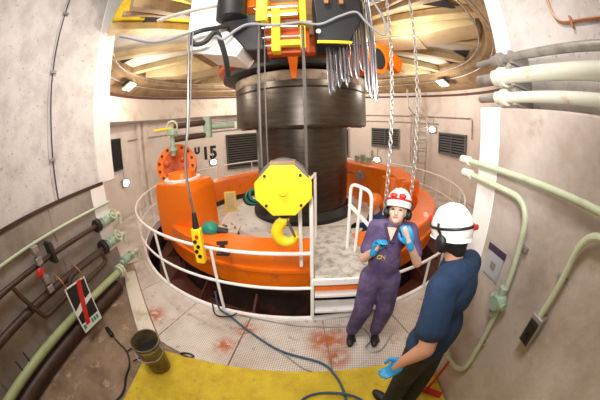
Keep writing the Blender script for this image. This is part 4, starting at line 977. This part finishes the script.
for a_ in (anR, anL):
    b = MB(); ff = V((-.22, -.97, 0)).normalized(); b.ell(a_ + ff*.09 - Z*.045, (.048, .12, .045), (V((-ff.y, ff.x, 0)), ff, Z)); b.chainlimb([a_ - Z*.02, a_ + Z*.05], [.05, .05]); b.box(a_.x-.04, a_.x+.04, a_.y-.12, a_.y+.03, 0.012, .045)
    organic(b, 'boot', 'black', t, .010, 2)
hl, hat = helmet(t, hed + hf[2]*.034 - hf[1]*.012, hf, 'helmet', .022, .97)
MB().tube([hat(.114*math.cos(q), .136*math.sin(q), .050) for q in [2*PI*i/28 for i in range(28)]], .009, 6, closed=True).build('goggle_strap', 'red', hl)
b = MB()
for s in (-1, 1): b.ell(hat(.036*s, .126, .075), (.032, .018, .022), hf, 12, 8)
b.build('goggles', 'red', hl)
muffs(t, hed, hf)
MB().ell(hed + hf[1]*-.045 - hf[2]*.02, (.078, .065, .085), hf).build('hair', 'hair2', t)

# ---- worker in the navy shirt, back to the camera
t = thing('person', (.78, 1.02, 0), 'worker in navy shirt seen from behind with white helmet and ear muffs', 'person')
mf = V((-.52, .85, 0)).normalized(); mr = V((mf.y, -mf.x, 0))
hed = V((.838, 1.15, 1.635)); hf = frame((-.28, .93, -.22)); nek = V((.85, 1.09, 1.50)); che = V((.855, 1.02, 1.285)); bel = V((.82, .97, 1.06)); pel = V((.785, .96, .92))
shL, shR = V((.665, 1.035, 1.42)), V((.985, 1.04, 1.42))
shL = che - mr*.185 + Z*.15; shR = che + mr*.185 + Z*.15
elL, wrL, hdL = P(426, 349, 1.0), P(404, 361, .97), P(395, 368, .96)
elR, wrR, hdR = shR + V((.02, -.02, -.29)), shR + mf*.13 - mr*.02 + V((0, 0, -.50)), shR + mf*.18 - mr*.03 + V((0, 0, -.58))
elR.x = min(elR.x, 1.17)
hipL, hipR = pel - mr*.09, pel + mr*.09; knL, knR = V((.72, .97, .50)), V((.90, .98, .50)); anL, anR = V((.69, .94, .10)), V((.88, .95, .10))
b, at = head_mb(hed, hf, 1.04)
b.chainlimb([hed - hf[2]*.06 - hf[1]*.03, nek, che + Z*.12], [.058, .062, .07]); b.chainlimb([nek, che, bel, pel], [.06, .12, .11, .11]); b.chainlimb([shL, shR], [.06, .06])
for s_, e_, w_, h_ in ((shL, elL, wrL, hdL), (shR, elR, wrR, hdR)): b.chainlimb([s_, e_, e_*.6+w_*.4, w_, h_], [.06, .056, .05, .036, .026])
for h_, k_, a_ in ((hipL, knL, anL), (hipR, knR, anR)): b.chainlimb([pel, h_, k_, a_], [.08, .08, .058, .042])
body = organic(b, 'body', 'skin2', t, .011, 2); face_bits(at, hf, t, body, 1.04)
b = MB()
b.ell(che + Z*.04, (.225, .155, .20), (mr, mf, Z)); b.ell(bel, (.20, .155, .2), (mr, mf, Z)); b.ell(pel + Z*.04, (.20, .155, .13), (mr, mf, Z)); b.chainlimb([shL, che + Z*.12, shR], [.092, .13, .092])
b.chainlimb([nek - Z*.06, che + Z*.1], [.085, .11])
b.chainlimb([shL, shL + (elL-shL)*.62], [.092, .098]); b.chainlimb([shR, shR + (elR-shR)*.82], [.083, .078])
organic(b, 'shirt', 'navy', t, .011, 5)
b = MB(); b.ell(pel - Z*.04, (.172, .13, .14), (mr, mf, Z))
for h_, k_, a_ in ((hipL, knL, anL), (hipR, knR, anR)): b.chainlimb([h_, k_, a_ + Z*.0], [.115, .092, .078])
organic(b, 'trousers', 'denim', t, .012, 4)
for w_, h_, sd in ((wrL, hdL, V((.2, .5, .9))), (wrR, hdR, V((-.8, .3, .4)))):
    g = glove_mb(w_, (h_-w_), sd, .55, 1.15); organic(g, 'glove', 'glove', t, .006, 1)
for a_ in (anL, anR):
    b = MB(); b.ell(a_ + mf*.09 - Z*.04, (.052, .135, .05), (mr, mf, Z)); b.chainlimb([a_ - Z*.03, a_ + Z*.05], [.055, .055])
    organic(b, 'boot', 'black', t, .010, 2)
hl, hat = helmet(t, hed, hf, 'helmet', .015, 1.1)
MB().tube([hat(.112*math.cos(q), .134*math.sin(q), .050 - .004*math.sin(q)) for q in [2*PI*i/32 for i in range(32)]], .0085, 6, closed=True).build('headband', 'black', hl)
b = MB(); b.fbox(hat(0, .145, .07), hf[0], hf[1], hf[2], .05, .05, .04); b.build('headlamp', 'red', hl, bev=.008)
b = MB(); b.fbox(hat(.05, -.126, .045), hf[0], hf[1], hf[2], .045, .03, .03); b.build('battery_pack', 'red', hl, bev=.006)
muffs(t, hed + hf[2]*-.005, hf, 1.18)
b = MB(); b.ell(hed - hf[1]*.035 - hf[2]*.025, (.088, .078, .10), hf); b.ell(hed - hf[1]*.06 - hf[2]*.075, (.062, .045, .06), hf); organic(b, 'hair', 'hair', t, .009, 2)

# ---- third worker crouching inside the ring
q = P(376, 202, 4.35)
t = thing('person', (q.x, q.y, -.15), 'crouching worker in blue with an orange helmet behind the arched handrail', 'person')
tf = V((-.75, -.2, 0)).normalized(); tr = V((tf.y, -tf.x, 0)); hed = V((q.x, q.y, q.z-.03)); hf = frame(tf + V((0, 0, -.3)))
che = hed + V((.02, 0, -.36)) - tf*.06; pel = che + V((0, 0, -.40)) - tf*.16; nek = hed + V((0, 0, -.13)) - tf*.03
shL, shR = che - tr*.18 + Z*.14, che + tr*.18 + Z*.14
fl = -.14
b, at = head_mb(hed, hf); b.chainlimb([hed - hf[2]*.06, nek, che + Z*.1], [.055, .06, .08]); b.chainlimb([nek, che, pel], [.06, .13, .12])
hands = []
for s_, sg in ((shL, -1), (shR, 1)):
    e_ = s_ + tf*.12 - Z*.25; w_ = e_ + tf*.22 + Z*.02; hands.append(w_); b.chainlimb([s_, e_, w_], [.055, .045, .033])
for sg in (-1, 1):
    h_ = pel + tr*(.10*sg); k_ = h_ + tf*.36 + Z*.18; a_ = k_ - tf*.26; a_.z = fl + .08; b.chainlimb([h_, k_, a_], [.09, .065, .045])
body = organic(b, 'body', 'skin2', t, .014, 2); face_bits(at, hf, t, body)
b = MB(); b.ell(che, (.21, .15, .24), (tr, tf, Z)); b.ell(pel, (.19, .16, .19), (tr, tf, Z)); b.chainlimb([pel, che], [.16, .16]); b.chainlimb([shL, che + Z*.1, shR], [.085, .11, .085])
for s_, w_ in zip((shL, shR), hands): e_ = s_ + tf*.12 - Z*.25; b.chainlimb([s_, e_, w_*.85+e_*.15], [.085, .066, .05])
for sg in (-1, 1):
    h_ = pel + tr*(.10*sg); k_ = h_ + tf*.36 + Z*.18; a_ = k_ - tf*.26; a_.z = fl + .12; b.chainlimb([h_, k_, a_], [.12, .085, .065])
organic(b, 'overalls', 'workblue', t, .014, 4)
for w_ in hands: organic(glove_mb(w_, tf, Z, .6, 1.1), 'glove', 'black', t, .007, 1)
for sg in (-1, 1):
    h_ = pel + tr*(.10*sg); k_ = h_ + tf*.36 + Z*.18; a_ = k_ - tf*.26; b = MB(); b.ell(V((a_.x, a_.y, fl+.045)) + tf*.07, (.05, .13, .05), (tr, tf, Z)); b.chainlimb([V((a_.x, a_.y, fl+.06)), V((a_.x, a_.y, fl+.13))], [.05, .05]); organic(b, 'boot', 'black', t, .012, 2)
helmet(t, hed + hf[2]*.03, hf, 'helmet_or')
